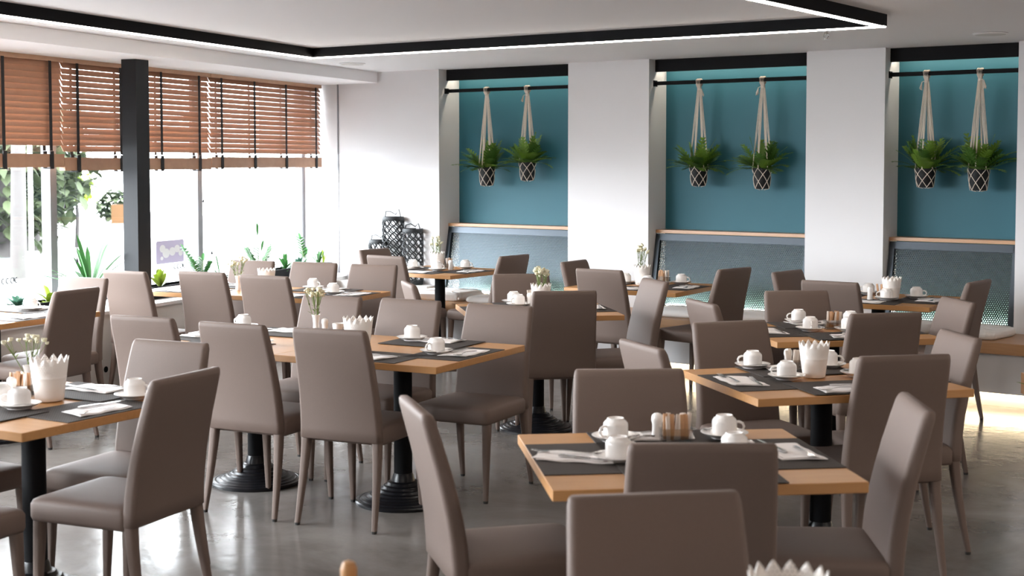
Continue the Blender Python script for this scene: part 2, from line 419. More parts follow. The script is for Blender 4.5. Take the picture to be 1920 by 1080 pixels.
m = MB(); m.tube([(0.012, 0, -0.02), (0.018, 0, -0.035), (0.004, 0, -0.055)], 0.003); m.tube([(-0.012, 0, -0.02), (-0.018, 0, -0.035), (-0.004, 0, -0.055)], 0.003); m.lathe([(0.02, -0.058), (0.02, -0.055)], seg=12); m.build('deflector', chrome, s)

# ------------------------------------------------------------------ bench along the niches
t = thing('wall_bench', 'long oak wall bench on a white base running under the teal niches', 'bench', (-4.0, 9.8, 0))
m = MB(); m.prism([(-7.98 + 4, 9.905 - 9.8), (-8.6 + 4, 9.905 - 9.8), (-8.5 + 4, 9.5 - 9.8), (6.5, 9.5 - 9.8), (6.5, YW - 0.003 - 9.8), (-7.98 + 4, YW - 0.003 - 9.8)], 0.385, 0.46)
for a, b in NX: m.prism([(a + 4.004, YW - 0.01 - 9.8), (b + 3.996, YW - 0.01 - 9.8), (b + 3.996, YR - 0.004 - 9.8), (a + 4.004, YR - 0.004 - 9.8)], 0.385, 0.4598)
m.build('seat', oak_b, t, 0)
m = MB(); m.box((1.0, -0.08, 0.25), (11.0, 0.35, 0.27)); m.build('base', white_wall, t, 0)
m = MB(); m.box((1.0, 0.05, 0.0575), (11.0, 0.25, 0.115)); pl_ = m.build('plinth', white_wall, t, 0)
m = MB(); m.box((2.4, -0.10, 0.108), (8.0, 0.02, 0.010)); m.build('light_strip', led_floor, pl_, 0)

for i, ((a, b), nm) in enumerate(zip(NX, ('left', 'middle', 'right'))):
    w = b - a - 0.014; cx = (a + b) / 2
    t = thing('bench_backrest', 'leaning perforated metal bench backrest with oak ledge in the %s teal niche' % nm, 'backrest', (cx, YW + 0.02, 0.461), 0, 'perforated bench backrests')
    H = 0.60; lean = math.atan2(0.115, H)
    rot = (R_(90) - lean, 0, 0)
    m = MB()
    for sx in (-1, 1): m.box((sx * (w / 2 - 0.02), 0.31, 0), (0.04, 0.62, 0.035))
    m.box((0, 0.595, 0), (w, 0.055, 0.035)); m.box((0, 0.012, 0), (w, 0.024, 0.035))
    m.build('frame', mat('dark_steel_frame_%d' % i, (0.055, 0.064, 0.074), 0.35, metal=0.85), t, 0, rot=rot)
    m = MB(); m.box((0, 0.30, -0.004), (w - 0.07, 0.56, 0.002)); m.build('perforated_panel', perf_m, t, 0, rot=rot)
    m = MB(); m.box((0, 0.182, 0.633), (w + 0.008, 0.165, 0.026)); m.build('top_ledge', oak_b, t, 0)
    m = MB(); m.box((0, 0.235, 0.012), (w - 0.05, 0.03, 0.012)); m.build('light_strip', led_mesh, t, 0)
    r = thing('hanging_rail', 'black square rail across the %s teal niche carrying hanging plants' % nm, 'rail', (cx, YW + 0.10, 2.315), 0, 'black plant rails')
    m = MB(); m.box((0, 0, 0), (b - a - 0.002, 0.03, 0.03)); m.build('rail_bar', black, r, 0)
    m = MB()
    for sx in (-1, 1): m.box((sx * (w / 2 + 0.004), 0, 0), (0.006, 0.06, 0.05))
    m.build('wall_plate', black, r, 0)

# cushions on the bench
def cushion(x0, x1, y0, y1, h, lab, fluff=0.0, rz=0.0, seed=1):
    rnd = random.Random(seed); cx, cy = (x0 + x1) / 2, (y0 + y1) / 2; hx, hy = (x1 - x0) / 2, (y1 - y0) / 2
    m = MB(); rings = []
    for k, (s, z) in enumerate(((0.90, 0), (0.98, 0.012), (1.0, h * 0.4), (0.985, h * 0.7), (0.93, h * 0.92), (0.80, h), (0.5, h * 1.03), (0.2, h * 1.04))):
        ring = rrect(hx * s, hy * s, 0.07 * s, z, n=10)
        ring = [(x + rnd.uniform(-1, 1) * fluff, y + rnd.uniform(-1, 1) * fluff, max(0, zz + (rnd.uniform(-1, 1) * fluff * 0.7 if k > 1 else 0))) for x, y, zz in ring]
        rings.append(ring)
    m.loft(rings); o = m.build('seat_cushion', cush_m, None, 60)
    o.location = (cx, cy, 0.4605); o.rotation_euler = (0, 0, rz)
    tag(o, lab, 'cushion', 'white bench cushions')
cushion(-7.93, -7.40, 9.60, 10.02, 0.075, 'fluffy white fleece cushion at the left end of the bench', 0.009, 0.05, 1)
cushion(-7.33, -6.85, 9.58, 10.03, 0.055, 'flatter white cushion second from the left end of the bench', 0.002, 0.1, 2)
cushion(-5.52, -5.02, 9.60, 10.03, 0.06, 'cream cushion at the left of the middle niche bench', 0.003, 0.05, 3)
cushion(-4.90, -4.44, 9.62, 10.03, 0.06, 'cream cushion at the right of the middle niche bench', 0.003, -0.05, 4)
cushion(-3.78, -3.30, 9.62, 10.03, 0.065, 'cream cushion at the left of the right niche bench', 0.003, 0.03, 5)
cushion(-3.20, -2.80, 9.60, 10.03, 0.065, 'cream cushion at the right end of the right niche bench', 0.003, -0.12, 6)

# ------------------------------------------------------------------ blinds
ZB = 2.4095
def blind(t0, t1, zr, straps, label, cords=(), seed=0, tl=60):
    rnd = random.Random(seed)
    c = WP(6.60, (t0 + t1) / 2); L = t1 - t0 - 0.012
    b = thing('wooden_blind', label, 'blind', (c[0], c[1], ZB), WA, 'wooden window blinds')
    m = MB(); m.box((0, 0, -0.016), (L, 0.05, 0.032)); m.build('headrail', stack_m, b, 0)
    n = int((ZB - zr - 0.155) / 0.0425); m = MB()
    for k in range(n):
        z = -0.05 - k * 0.0425
        tilt = R_(tl + rnd.uniform(-1.5, 1.8)); yaw = rnd.uniform(-0.0012, 0.0012)
        M = Matrix.Rotation(yaw, 3, 'Y') @ Matrix.Rotation(tilt, 3, 'X')
        m.box((rnd.uniform(-0.003, 0.003), 0, z), (L, 0.048, 0.003), M=M)
    m.build('slats', slat_m, b, 0)
    m = MB(); zb = zr - ZB
    m.box((0, 0, zb + 0.055), (L - 0.002, 0.044, 0.092))
    for k in range(14):
        m.box((rnd.uniform(-0.002, 0.002), rnd.uniform(-0.002, 0.002), zb + 0.012 + k * 0.0068), (L, 0.05, 0.0052))
    m.build('slat_stack', stack_m, b, 0)
    tm = (t0 + t1) / 2
    for s in straps:
        m = MB(); x = s - tm
        zt = -0.03; z1 = zb + 0.125
        m.box((x, -0.030, (zt + z1) / 2), (0.03, 0.002, zt - z1)); m.box((x, 0.030, (zt + z1) / 2), (0.03, 0.002, zt - z1))
        m.box((x + 0.006, -0.030, zb + 0.06), (0.036, 0.008, 0.125)); m.box((x + 0.006, 0.030, zb + 0.06), (0.036, 0.008, 0.125)); m.box((x + 0.006, 0, zb + 0.002), (0.036, 0.06, 0.008))
        m.build('ladder_tape', tape_m, b, 0)
    for s, zc in cords:
        m = MB(); x = s - tm; z2 = zc - ZB
        m.tube([(x, 0.045, -0.02), (x + 0.004, 0.045, z2 / 2), (x, 0.046, z2)], 0.0016, 5)
        o = m.build('pull_cord', tape_m, b)
        m = MB(); m.lathe([(0.003, 0.0), (0.010, -0.022), (0.009, -0.030)], (x, 0.046, z2 + 0.012), 10); m.build('tassel', tape_m, o)
# local +y points out of the room on the left blinds' frame, so cords hang on the -y (room) side
blind(6.30, 8.30, 1.622, (6.62, 7.17, 7.665, 8.146), 'leftmost lowered wooden slat blind, deepest orange brown', cords=((8.379, 1.35),), seed=2, tl=66)
blind(8.295, 10.197, 1.597, (8.444, 8.954, 9.476, 10.01), 'middle wooden slat blind crossed by the black column', cords=((8.505, 0.95), (10.17, 1.345)), seed=3)
blind(10.195, 12.13, 1.608, (10.348, 10.882, 11.434, 12.001), 'right wooden slat blind next to the white back wall', cords=((10.29, 0.9),), seed=4, tl=57.5)

# ------------------------------------------------------------------ window stickers, exterior
def sticker(t, z, w, h):
    c = WP(6.845, t); s = thing('window_sticker', 'pale lavender rounded sticker on the window pane behind the window table', 'sticker', (c[0], c[1], z), WA)
    m = MB(); r = [(x, y) for x, y, _ in rrect(w / 2, h / 2, 0.02, 0)]
    m.loft([[(x, 0.0, y) for x, y in r], [(x, 0.002, y) for x, y in r]]); m.build('backing', sticker_m, s, 0)
    m = MB(); rnd = random.Random(4)
    for x, y, rr in ((-0.11, 0.03, 0.04), (-0.06, -0.01, 0.05), (0.03, 0.0, 0.045), (0.1, 0.02, 0.04), (0.15, -0.02, 0.03), (-0.12, -0.05, 0.02)):
        m.loft([[(x + rr * cos(a * pi / 8), -0.002, y + rr * 0.8 * sin(a * pi / 8)) for a in range(16)], [(x + rr * cos(a * pi / 8), -0.0005, y + rr * 0.8 * sin(a * pi / 8)) for a in range(16)]])
    m.build('pale_marks', sticker_w, s, 0)
sticker(9.97, 0.92, 0.40, 0.19)
for t_, z_, lab in ((10.106, 0.79, 'row of small dark marks on the pane right of the column'), (8.02, 0.83, 'row of small dark marks on the pane left of the column')):
    c = WP(6.845, t_); m = MB()
    for k in range(4):
        x = -0.07 + k * 0.045
        m.tube([(x + 0.014 * cos(a), 0, 0.018 * sin(a)) for a in [R_(q) for q in range(60, 301, 30)]], 0.004, 5)
        if k == 2: m.box((x + 0.02, 0, 0.005), (0.01, 0.004, 0.03))
    o = m.build('window_lettering', lantern_m); o.location = (c[0], c[1], z_); o.rotation_euler = (0, 0, WA)
    tag(o, lab, 'sticker', 'dark pane markings')

m = MB(); m.prism([WP(7.06, 30), WP(7.06, -25), WP(60, -25), WP(60, 60)], -0.25, -0.15); struct('ground', m, pave)
def cp(px, z_fwd, h):   # ground-plan point at a given bearing and distance
    l = (px - 960) / 2640 * z_fwd
    return (-0.579 * z_fwd + 0.815 * l, 0.815 * z_fwd + 0.579 * l, h)
def crown(name, px, zf, h, r, label, seed, n=420, trunk=0.14, m_leaf=treegreen, tr_m=bark, base=-0.15, lz=1.0, size=0.2):
    rnd = random.Random(seed); p = cp(px, zf, base)
    t = thing(name, label, 'tree', p, 0, 'trees outside the window')
    m = MB()
    for k in range(n):
        a = rnd.uniform(0, 2 * pi); u = rnd.uniform(-1, 1); q = rnd.uniform(0.35, 1) ** 0.5
        c = Vector((r * q * math.sqrt(1 - u * u) * cos(a), r * q * math.sqrt(1 - u * u) * sin(a), h + r * lz * q * u))
        if c.z < 0.02: c.z = 0.02 + rnd.random() * 0.3
        m.leaf(c, (rnd.uniform(-1, 1), rnd.uniform(-1, 1), rnd.uniform(-0.6, 0.6)), (0, 0, 1), size * rnd.uniform(0.7, 1.4), size * 0.6, 0.5, 3)
    m.build('foliage', m_leaf, t)
    m = MB(); m.tube([(0, 0, 0), (0.03, 0.02, h * 0.5), (-0.02, 0, h * 0.9)], [trunk * 1.25, trunk, trunk * 0.7], 10); m.build('trunk', tr_m, t)
crown('street_tree', 32, 22, 5.2, 1.6, 'tree with pale thick trunk outside the left window', 3, trunk=0.10, size=0.3)
crown('street_shrub', 8, 27, 1.9, 1.7, 'dense green shrub outside left of the pale trunk', 5, n=1500, size=0.33)
crown('street_shrub', 58, 29, 1.5, 0.95, 'green shrub outside right of the pale trunk', 6, n=1300, size=0.30)
crown('street_shrub', 142, 30, 1.35, 0.42, 'yellow green shrub outside beyond the left pane', 7, n=260, size=0.16, m_leaf=leafD, trunk=0.04)
crown('street_shrub', 212, 32, 0.85, 0.36, 'small grey green bush outside left of the column', 8, n=300, size=0.2, trunk=0.05)
p = cp(228, 30, -0.15); s = thing('street_kiosk', 'pale orange kiosk across the street left of the column', 'kiosk', p, 0.6)
m = MB(); m.box((0, 0, 0.46), (0.3, 0.36, 0.92)); m.build('cabinet', outwhite, s, 0)
m = MB(); m.box((0, 0, 0.72), (0.34, 0.40, 0.40)); m.build('orange_panel', orange_m, s, 0)
for px, zf, lab in ((57, 18, 'thin white pole outside, right of the pale trunk'),):
    p = cp(px, zf, -0.15); m = MB(); m.lathe([(0.03, 0), (0.028, 3.4)], seg=12); o = m.build('street_pole', outwhite); o.location = p; tag(o, lab, 'pole', None)

# ------------------------------------------------------------------ chairs
def make_chair():
    t = thing('dining_chair')
    prof = [(0.398, 0.205, 0.020, 0.0), (0.403, 0.211, 0.026, 0.0), (0.45, 0.209, 0.028, 0.0), (0.52, 0.2065, 0.028, -0.006), (0.60, 0.204, 0.027, -0.018),
            (0.68, 0.2015, 0.026, -0.035), (0.76, 0.199, 0.025, -0.055), (0.84, 0.196, 0.024, -0.078), (0.895, 0.193, 0.0225, -0.094), (0.912, 0.190, 0.019, -0.099), (0.919, 0.185, 0.012, -0.101)]
    m = MB(); m.loft([rrect(w, h, 0.019, z, 0, y, 5) for z, w, h, y in prof]); m.build('backrest', fabric, t, 60)
    m = MB(); rings = []
    for z, ix, r in ((0.383, 0.016, 0.02), (0.387, 0.006, 0.025), (0.40, 0.0, 0.03), (0.445, 0.0, 0.03), (0.459, 0.006, 0.03), (0.466, 0.018, 0.035), (0.471, 0.06, 0.05), (0.474, 0.12, 0.05)):
        rings.append(rrect(0.212 - ix, 0.218 - ix, r, z, 0, 0.224, 5))
    m.loft(rings); m.build('seat', fabric, t, 60)
    for sx in (-1, 1):
        for front in (True, False):
            m = MB(); rings = []
            for k in range(7):
                u = k / 6; h = 0.0215 - 0.010 * u
                if front: x, y, z = sx * (0.186 + 0.004 * u), 0.405 + 0.02 * u, 0.386 * (1 - u) + 0.012 * u
                else: x, y, z = sx * (0.186 + 0.016 * u), 0.002 - 0.062 * u ** 1.3, 0.402 * (1 - u) + 0.012 * u
                rings.append(rrect(h, h, h * 0.6, z, x, y, 3))
            m.loft(rings[::-1]); lg = m.build('leg', fabric, t, 60)
            m = MB(); h = 0.0115; m.loft([rrect(h * 0.9, h * 0.9, h * 0.6, 0.0, x, y, 3), rrect(h, h, h * 0.6, 0.0125, x, y, 3)]); m.build('foot_cap', tip_m, lg, 60)
    return t
CH = Kind(make_chair())
chairs = [
 ('A', -4.329, 4.747, 101.6, 'taupe chair with its back to us, rightmost of three before the left-centre table'),
 ('C5', -4.851, 4.656, 98.8, 'taupe chair with its back to us, middle of three before the left-centre table'),
 ('C10', -5.423, 4.604, 100.5, 'taupe chair with its back to us, leftmost of three before the left-centre table'),
 ('C11', -4.541, 3.854, -79.2, 'pale lit chair facing us across the far side of the front left table'),
 ('C12', -3.912, 3.353, 192.0, 'dark brown chair at the right of the front left table, seat toward left'),
 ('C1', -6.977, 5.234, 191.7, 'dark chair at the right of the far left window table'),
 ('C2', -7.524, 5.725, -79.2, 'bright chair behind the dark one at the far left window table'),
 ('C3', -7.788, 6.435, 98.5, 'bright chair directly below the black column, leftmost before the window row table'),
 ('C4', -7.300, 6.686, 101.2, 'light chair, middle of three with backs to us before the window row table'),
 ('C4b', -6.724, 6.707, 100.8, 'light chair, rightmost of three with backs to us before the window row table'),
 ('W1', -7.78, 7.48, -77, 'bright chair against the plants, leftmost across the window row table'),
 ('W2', -7.254, 7.601, -76.8, 'light chair facing us, middle across the window row table'),
 ('W3', -6.750, 7.693, -77.1, 'light chair facing us, rightmost across the window row table'),
 ('C8', -5.353, 5.726, -79.6, 'taupe chair facing us behind the flower vase of the left-centre table'),
 ('C9', -4.867, 5.817, -83.4, 'taupe chair facing us, middle of the far side of the left-centre table'),
 ('C7', -4.300, 5.864, -81.2, 'chair with visible seat and front legs, right end behind the left-centre table'),
 ('C13', -4.551, 6.904, 134.9, 'tall dark brown chair seen full from behind in the middle of the room'),
 ('TMf', -5.332, 7.633, -45.2, 'brown chair facing us behind the potted flowers of the centre back table'),
 ('TMl', -5.508, 6.808, 49.6, 'narrow edge-on chair at the left of the centre back table'),
 ('C15', -4.491, 7.730, 232.4, 'slanted taupe chair at the right of the centre back table'),
 ('B1', -7.342, 8.681, 90, 'light chair before the lanterns at the left niche table'),
 ('B2', -7.90, 9.198, 0, 'brown chair top half hidden below the lanterns at the left niche table'),
 ('B3', -6.628, 9.221, 178.1, 'brown chair at the right of the left niche table'),
 ('D1', -5.699, 8.974, 4.0, 'brown chair against the white pillar, left of the middle niche table'),
 ('C14', -5.188, 8.452, 89.9, 'taupe chair with its back to us before the middle niche table'),
 ('D3', -4.562, 9.011, 170.7, 'brown chair at the right of the middle niche table'),
 ('R3l', -3.477, 6.818, 51.4, 'narrow light chair at the left of the back right table'),
 ('R3f', -3.321, 7.556, -46.8, 'brown chair facing us across the back right table'),
 ('R3n', -2.593, 6.821, 136.3, 'dark chair with its back to us before the back right table'),
 ('R3r', -2.519, 7.578, 223.5, 'light taupe chair at the right of the back right table'),
 ('R2l', -2.856, 5.102, 56.6, 'light chair top at the left of the middle right table'),
 ('R2f', -2.908, 5.913, -36.4, 'dark chair facing us across the middle right table'),
 ('R2n', -1.976, 5.378, 136.1, 'large dark chair with its back to us before the middle right table'),
 ('R2r', -2.023, 6.056, 221.8, 'light grey chair with long splayed legs right of the middle right table'),
 ('Fl', -3.96, 8.970, -5.8, 'brown chair against the white pillar, left of the right niche table'),
 ('Fn', -3.483, 8.450, 90.0, 'light taupe chair with its back to us before the right niche table'),
 ('Fr', -2.828, 8.931, 177.3, 'brown chair at the right of the right niche table'),
 ('R1f', -2.527, 4.294, -52.3, 'brown chair facing us across the front right table'),
 ('R1n', -1.794, 3.404, 124.5, 'large brown chair with its back to us before the front right table'),
 ('R1r', -1.587, 4.248, 212.0, 'pale-edged chair at the right of the front right table'),
 ('R1l', -2.684, 3.425, 50.6, 'pale edge-on chair at the left of the front right table'),
 ('R0', -1.493, 2.680, -46.6, 'nearest chair, blurred brown backrest at the bottom of the photo'),
 ('L1n', -4.31, 2.50, 99, 'chair at the left photo edge, only a seat corner shows, nearer one'),
 ('L1l', -5.18, 3.16, 5, 'chair at the left photo edge, only a seat front shows, farther one'),
]
for k, x, y, a, lab in chairs:
    sc_ = (1.04, 1.0, 1.0) if k in ('R1n', 'R0', 'R1f') else None
    CH.put((x, y, 0), R_(a - 90), lab, 'chair', 'taupe upholstered dining chairs', sc_)

# ------------------------------------------------------------------ tables
ZT = 0.75
def make_table(sx, sy):
    t = thing('dining_table')
    m = MB(); m.loft([rrect(sx / 2 - 0.002, sy / 2 - 0.002, 0.006, 0.718, n=2), rrect(sx / 2, sy / 2, 0.006, 0.720, n=2), rrect(sx / 2, sy / 2, 0.006, 0.748, n=2), rrect(sx / 2 - 0.002, sy / 2 - 0.002, 0.006, ZT, n=2)])
    m.build('tabletop', oak, t, 30)
    m = MB(); m.lathe([(0.045, 0.10), (0.045, 0.70)], seg=24); m.box((0, 0, 0.708), (0.36, 0.36, 0.018)); m.build('column', black, t)
    m = MB(); pr = [(0.235, 0.0), (0.237, 0.012)]; r, z = 0.235, 0.012
    for k in range(8):
        pr += [(r - 0.004, z + 0.006), (r - 0.016, z + 0.007), (r - 0.020, z + 0.010)]; r -= 0.0225; z += 0.0065 + 0.0018 * k
        pr += [(r, z + 0.002)]
    pr += [(0.05, z + 0.02), (0.046, z + 0.03)]
    m.lathe(pr, seg=40); m.build('base', blackiron, t)
    return t
TABLES = {}
TN = {'R1': 'front right table', 'R2': 'middle right table', 'R3': 'back right table', 'TM': 'centre back table', 'TC1': 'left-centre table, right half',
      'TC2': 'left-centre table, left half', 'TL1': 'front left table', 'TL0': 'far left window table', 'TW1': 'window row table, right half', 'TW2': 'window row table, left half',
      'TB': 'left niche table', 'TD': 'middle niche table', 'TF': 'right niche table', 'R0': 'nearest table'}
TK = {}
def table(key, x, y, rot, sx, sy, lab):
    k = (round(sx, 3), round(sy, 3))
    if k not in TK: TK[k] = Kind(make_table(sx, sy))
    TK[k].put((x, y, 0), R_(rot), lab, 'table', 'oak pedestal tables')
    TABLES[key] = (x, y, R_(rot), sx, sy)
table('R1', -2.095, 3.85, 42, 0.92, 0.82, 'oak pedestal table in the right foreground between four brown chairs')
table('R2', -2.36, 5.585, 50, 0.95, 0.80, 'oak pedestal table with a white lace pot, middle of the right row')
table('R3', -3.0, 7.22, 45, 0.92, 0.82, 'oak pedestal table with brown sachets, back of the right row')
table('TM', -4.94, 7.22, 45, 0.92, 0.82, 'oak pedestal table with flowers in a lace pot behind the tall dark chair')
table('TC1', -4.405, 5.275, 7.6, 0.90, 0.87, 'right half of the long oak table left of centre')
table('TC2', -5.298, 5.155, 7.6, 0.90, 0.87, 'left half of the long oak table left of centre')
table('TL1', -4.576, 3.284, 5.0, 0.90, 0.87, 'oak pedestal table in the left foreground cut by the photo edge')
table('TL0', -7.45, 5.075, 7.4, 0.90, 0.87, 'oak pedestal table at the left edge before the window planter')
table('TW1', -6.85, 7.19, 11, 0.90, 0.72, 'right half of the long oak table along the window planters')
table('TW2', -7.675, 7.03, 11, 0.78, 0.72, 'left half of the long oak table along the window planters')
table('TB', -7.41, 9.37, 0, 0.86, 0.82, 'oak pedestal table at the bench under the left teal niche')
table('TD', -5.24, 9.06, 4, 0.90, 0.82, 'oak pedestal table at the bench under the middle teal niche')
table('TF', -3.46, 9.13, 4, 0.90, 0.82, 'oak pedestal table at the bench under the right teal niche')
table('R0', -1.27, 2.13, 42, 1.10, 0.70, 'nearest oak table, mostly below the bottom edge of the photo')

# ------------------------------------------------------------------ tableware
def make_cup():
    t = thing('coffee_cup')
    m = MB(); m.lathe([(0.0385, 0.004), (0.0405, 0.0), (0.0415, 0.003), (0.0412, 0.012), (0.0412, 0.046), (0.0395, 0.053), (0.034, 0.0595), (0.0285, 0.063), (0.0275, 0.068), (0.0265, 0.069), (0.024, 0.0675), (0.022, 0.0645), (0.004, 0.064)], seg=32)
    m.build('bowl', china, t, 50)
    m = MB(); m.tube([(0.040, 0, 0.012), (0.050, 0, 0.012), (0.062, 0, 0.018), (0.066, 0, 0.029), (0.061, 0, 0.040), (0.050, 0, 0.045), (0.040, 0, 0.045)], [0.004, 0.0045, 0.0045, 0.0045, 0.0045, 0.0045, 0.004], 8)
    m.build('handle', china, t)
    return t
CUP = Kind(make_cup())
def make_saucer():
    m = MB(); m.lathe([(0.044, 0.0), (0.046, 0.004), (0.060, 0.009), (0.077, 0.018), (0.079, 0.0195), (0.077, 0.0205), (0.058, 0.012), (0.046, 0.0075), (0.004, 0.007)], seg=40)
    return m.build('saucer', china, None, 60)
SAU = Kind(make_saucer())
def make_spoon(L=0.13):
    m = MB(); m.loft([[(x0, -w, z), (x0, w, z), (x0, w, z + 0.0016), (x0, -w, z + 0.0016)] for x0, w, z in ((-L / 2, 0.004, 0.001), (-L / 2 + 0.02, 0.0045, 0.002), (L / 2 - 0.045, 0.002, 0.006))])
    m.lathe([(0.0001, 0), (0.006, 0.0002), (0.0105, 0.0022), (0.0112, 0.003), (0.0001, 0.0015)], (0, 0, 0), 14)
    # stretch the bowl into an oval and move it to the end of the handle
    n = 14 * 5; st = len(m.v) - n
    m.v[st:] = [(x * 1.6 + L / 2 - 0.03, y, z + 0.002) for x, y, z in m.v[st:]]
    return m.build('teaspoon', steel, None, 50)
SPO = Kind(make_spoon())
def make_knife():
    t = thing('table_knife')
    m = MB(); m.loft([[(x, -w, z0), (x, w, z0), (x, w, z0 + h), (x, -w, z0 + h)] for x, w, z0, h in ((-0.105, 0.005, 0, 0.005), (-0.09, 0.007, 0, 0.006), (-0.01, 0.0055, 0, 0.005), (0.0, 0.004, 0.0005, 0.004))]); m.build('handle', steel, t, 50)
    m = MB(); m.loft([[(x, -w0, 0.0012), (x, w1, 0.0012), (x, w1, 0.0026), (x, -w0, 0.0026)] for x, w0, w1 in ((0.0, 0.003, 0.005), (0.015, 0.005, 0.008), (0.085, 0.006, 0.008), (0.105, 0.001, 0.007))]); m.build('blade', steel, t, 50)
    return t
KNI = Kind(make_knife())
def make_fork():
    m = MB()
    m.loft([[(x, -w, z), (x, w, z), (x, w, z + 0.002), (x, -w, z + 0.002)] for x, w, z in ((-0.10, 0.006, 0), (-0.08, 0.0065, 0.001), (0.0, 0.0025, 0.006), (0.035, 0.003, 0.004), (0.045, 0.010, 0.002), (0.06, 0.0115, 0.0005))])
    for k in range(4):
        y = -0.0092 + k * 0.00613
        m.loft([[(x, y - w, z), (x, y + w, z), (x, y + w, z + 0.0018), (x, y - w, z + 0.0018)] for x, w, z in ((0.058, 0.0023, 0.0008), (0.08, 0.0018, 0.0015), (0.098, 0.0008, 0.005))])
    return m.build('dinner_fork', steel, None, 50)
FOR = Kind(make_fork())
def make_napkin(seed):
    rnd = random.Random(seed); m = MB(); n = 8
    def lay(z, sh, sx, sy, lift):
        rings = []
        for j in range(5):
            v = j / 4 - 0.5
            rings.append([((u / n - 0.5) * sx + sh * v, v * sy, z + lift * (abs(u / n - 0.5) * 2) ** 3 + 0.0015 * sin(u * 1.7 + j)) for u in range(n + 1)])
        top = [[(x, y, zz + 0.0018) for x, y, zz in r] for r in rings]
        nn = n + 1; vs = [p for r in rings for p in r] + [p for r in top for p in r]; fs = []; o = 5 * nn
        for j in range(4):
            for u in range(n):
                a = j * nn + u; fs += [(a, a + nn, a + nn + 1, a + 1), (o + a, o + a + 1, o + a + nn + 1, o + a + nn)]
        for j in range(4):
            a, b = j * nn, j * nn + n; fs += [(a, o + a, o + a + nn, a + nn), (b, b + nn, o + b + nn, o + b)]
        for u in range(n):
            fs += [(u, u + 1, o + u + 1, o + u), (4 * nn + u, o + 4 * nn + u, o + 4 * nn + u + 1, 4 * nn + u + 1)]
        m.add(vs, fs)
    lay(0.0015, 0.03 * rnd.uniform(-1, 1), 0.215, 0.125, 0.0012); lay(0.0040, 0.03 * rnd.uniform(-1, 1), 0.20, 0.11, 0.0015)
    return m.build('paper_napkin', paper, None, 60)
NAPS = [Kind(make_napkin(k)) for k in range(3)]
def make_placemat():
    m = MB(); m.box((0, 0, 0.0014), (0.45, 0.31, 0.0028)); return m.build('placemat', weave, None, 0)
PLM = Kind(make_placemat())
SIDE = {'n': 'near-side', 'f': 'far-side', 'l': 'left-side', 'r': 'right-side'}
def seat_frame(key, side):
    x, y, a, sx, sy = TABLES[key]
    u = Vector((cos(a), sin(a))); v = Vector((-sin(a), cos(a))); c = Vector((x, y))
    if side == 'n': return c - v * sy / 2, v, u
    if side == 'f': return c + v * sy / 2, -v, -u
    if side == 'l': return c - u * sx / 2, u, -v
    return c + u * sx / 2, -u, v
cnt = [0]
def setting(key, side, cup=None, nap=(0.0, 0.105), spoon=True, cutlery=True, mat_on=True, handle=None, lift=0.0, nap_on=True, nrot=0):
    o, f, r = seat_frame(key, side); cnt[0] += 1; rnd = random.Random(cnt[0] * 7 + 3)
    T = TN[key]; S = SIDE[side]; ang = math.atan2(r.y, r.x)
    P = lambda q: o + r * q[0] + f * q[1]
    z = ZT + 0.0003 + lift
    if mat_on:
        p = P((0, 0.158)); PLM.put((p.x, p.y, z), ang + rnd.uniform(-0.02, 0.02), 'dark woven placemat at the %s of the %s' % (S.replace('-', ' '), T), 'placemat', 'dark woven placemats')
    z += 0.003
    if nap_on:
        p = P(nap); a2 = ang + R_(nrot) + rnd.uniform(-0.12, 0.12)
        NAPS[cnt[0] % 3].put((p.x, p.y, z), a2, 'folded white paper napkin at the %s of the %s' % (S.replace('-', ' '), T), 'napkin', 'folded white napkins', (1.12, 1.12, 1.0))
        if cutlery:
            p = P((nap[0] - 0.045, nap[1] - 0.035)); FOR.put((p.x, p.y, z + 0.0085), a2 + R_(180) + rnd.uniform(-0.1, 0.1), 'steel fork on the %s napkin of the %s' % (S, T), 'fork', 'steel forks')
            p = P((nap[0] + 0.06, nap[1] + 0.040)); KNI.put((p.x, p.y, z + 0.0085), a2 + rnd.uniform(-0.2, 0.05), 'steel table knife on the %s napkin of the %s' % (S, T), 'knife', 'steel table knives')
    if cup is not False:
        if cup is None: p = P((0.16, 0.245))
        else: p = Vector(cup)
        SAU.put((p.x, p.y, z), 0, 'white saucer under the %s cup of the %s' % (S, T), 'saucer', 'white saucers')
        h = handle if handle is not None else math.degrees(ang) + rnd.uniform(-60, 60)
        CUP.put((p.x, p.y, z + 0.0072), R_(h), 'white upside-down coffee cup at the %s of the %s' % (S.replace('-', ' '), T), 'cup', 'upside-down white cups')
        if spoon:
            q = p + Vector((cos(R_(h + 100)), sin(R_(h + 100)))) * 0.056
            SPO.put((q.x, q.y, z + 0.0165), R_(h + 190), 'small steel teaspoon on the %s saucer of the %s' % (S, T), 'teaspoon', 'steel teaspoons')
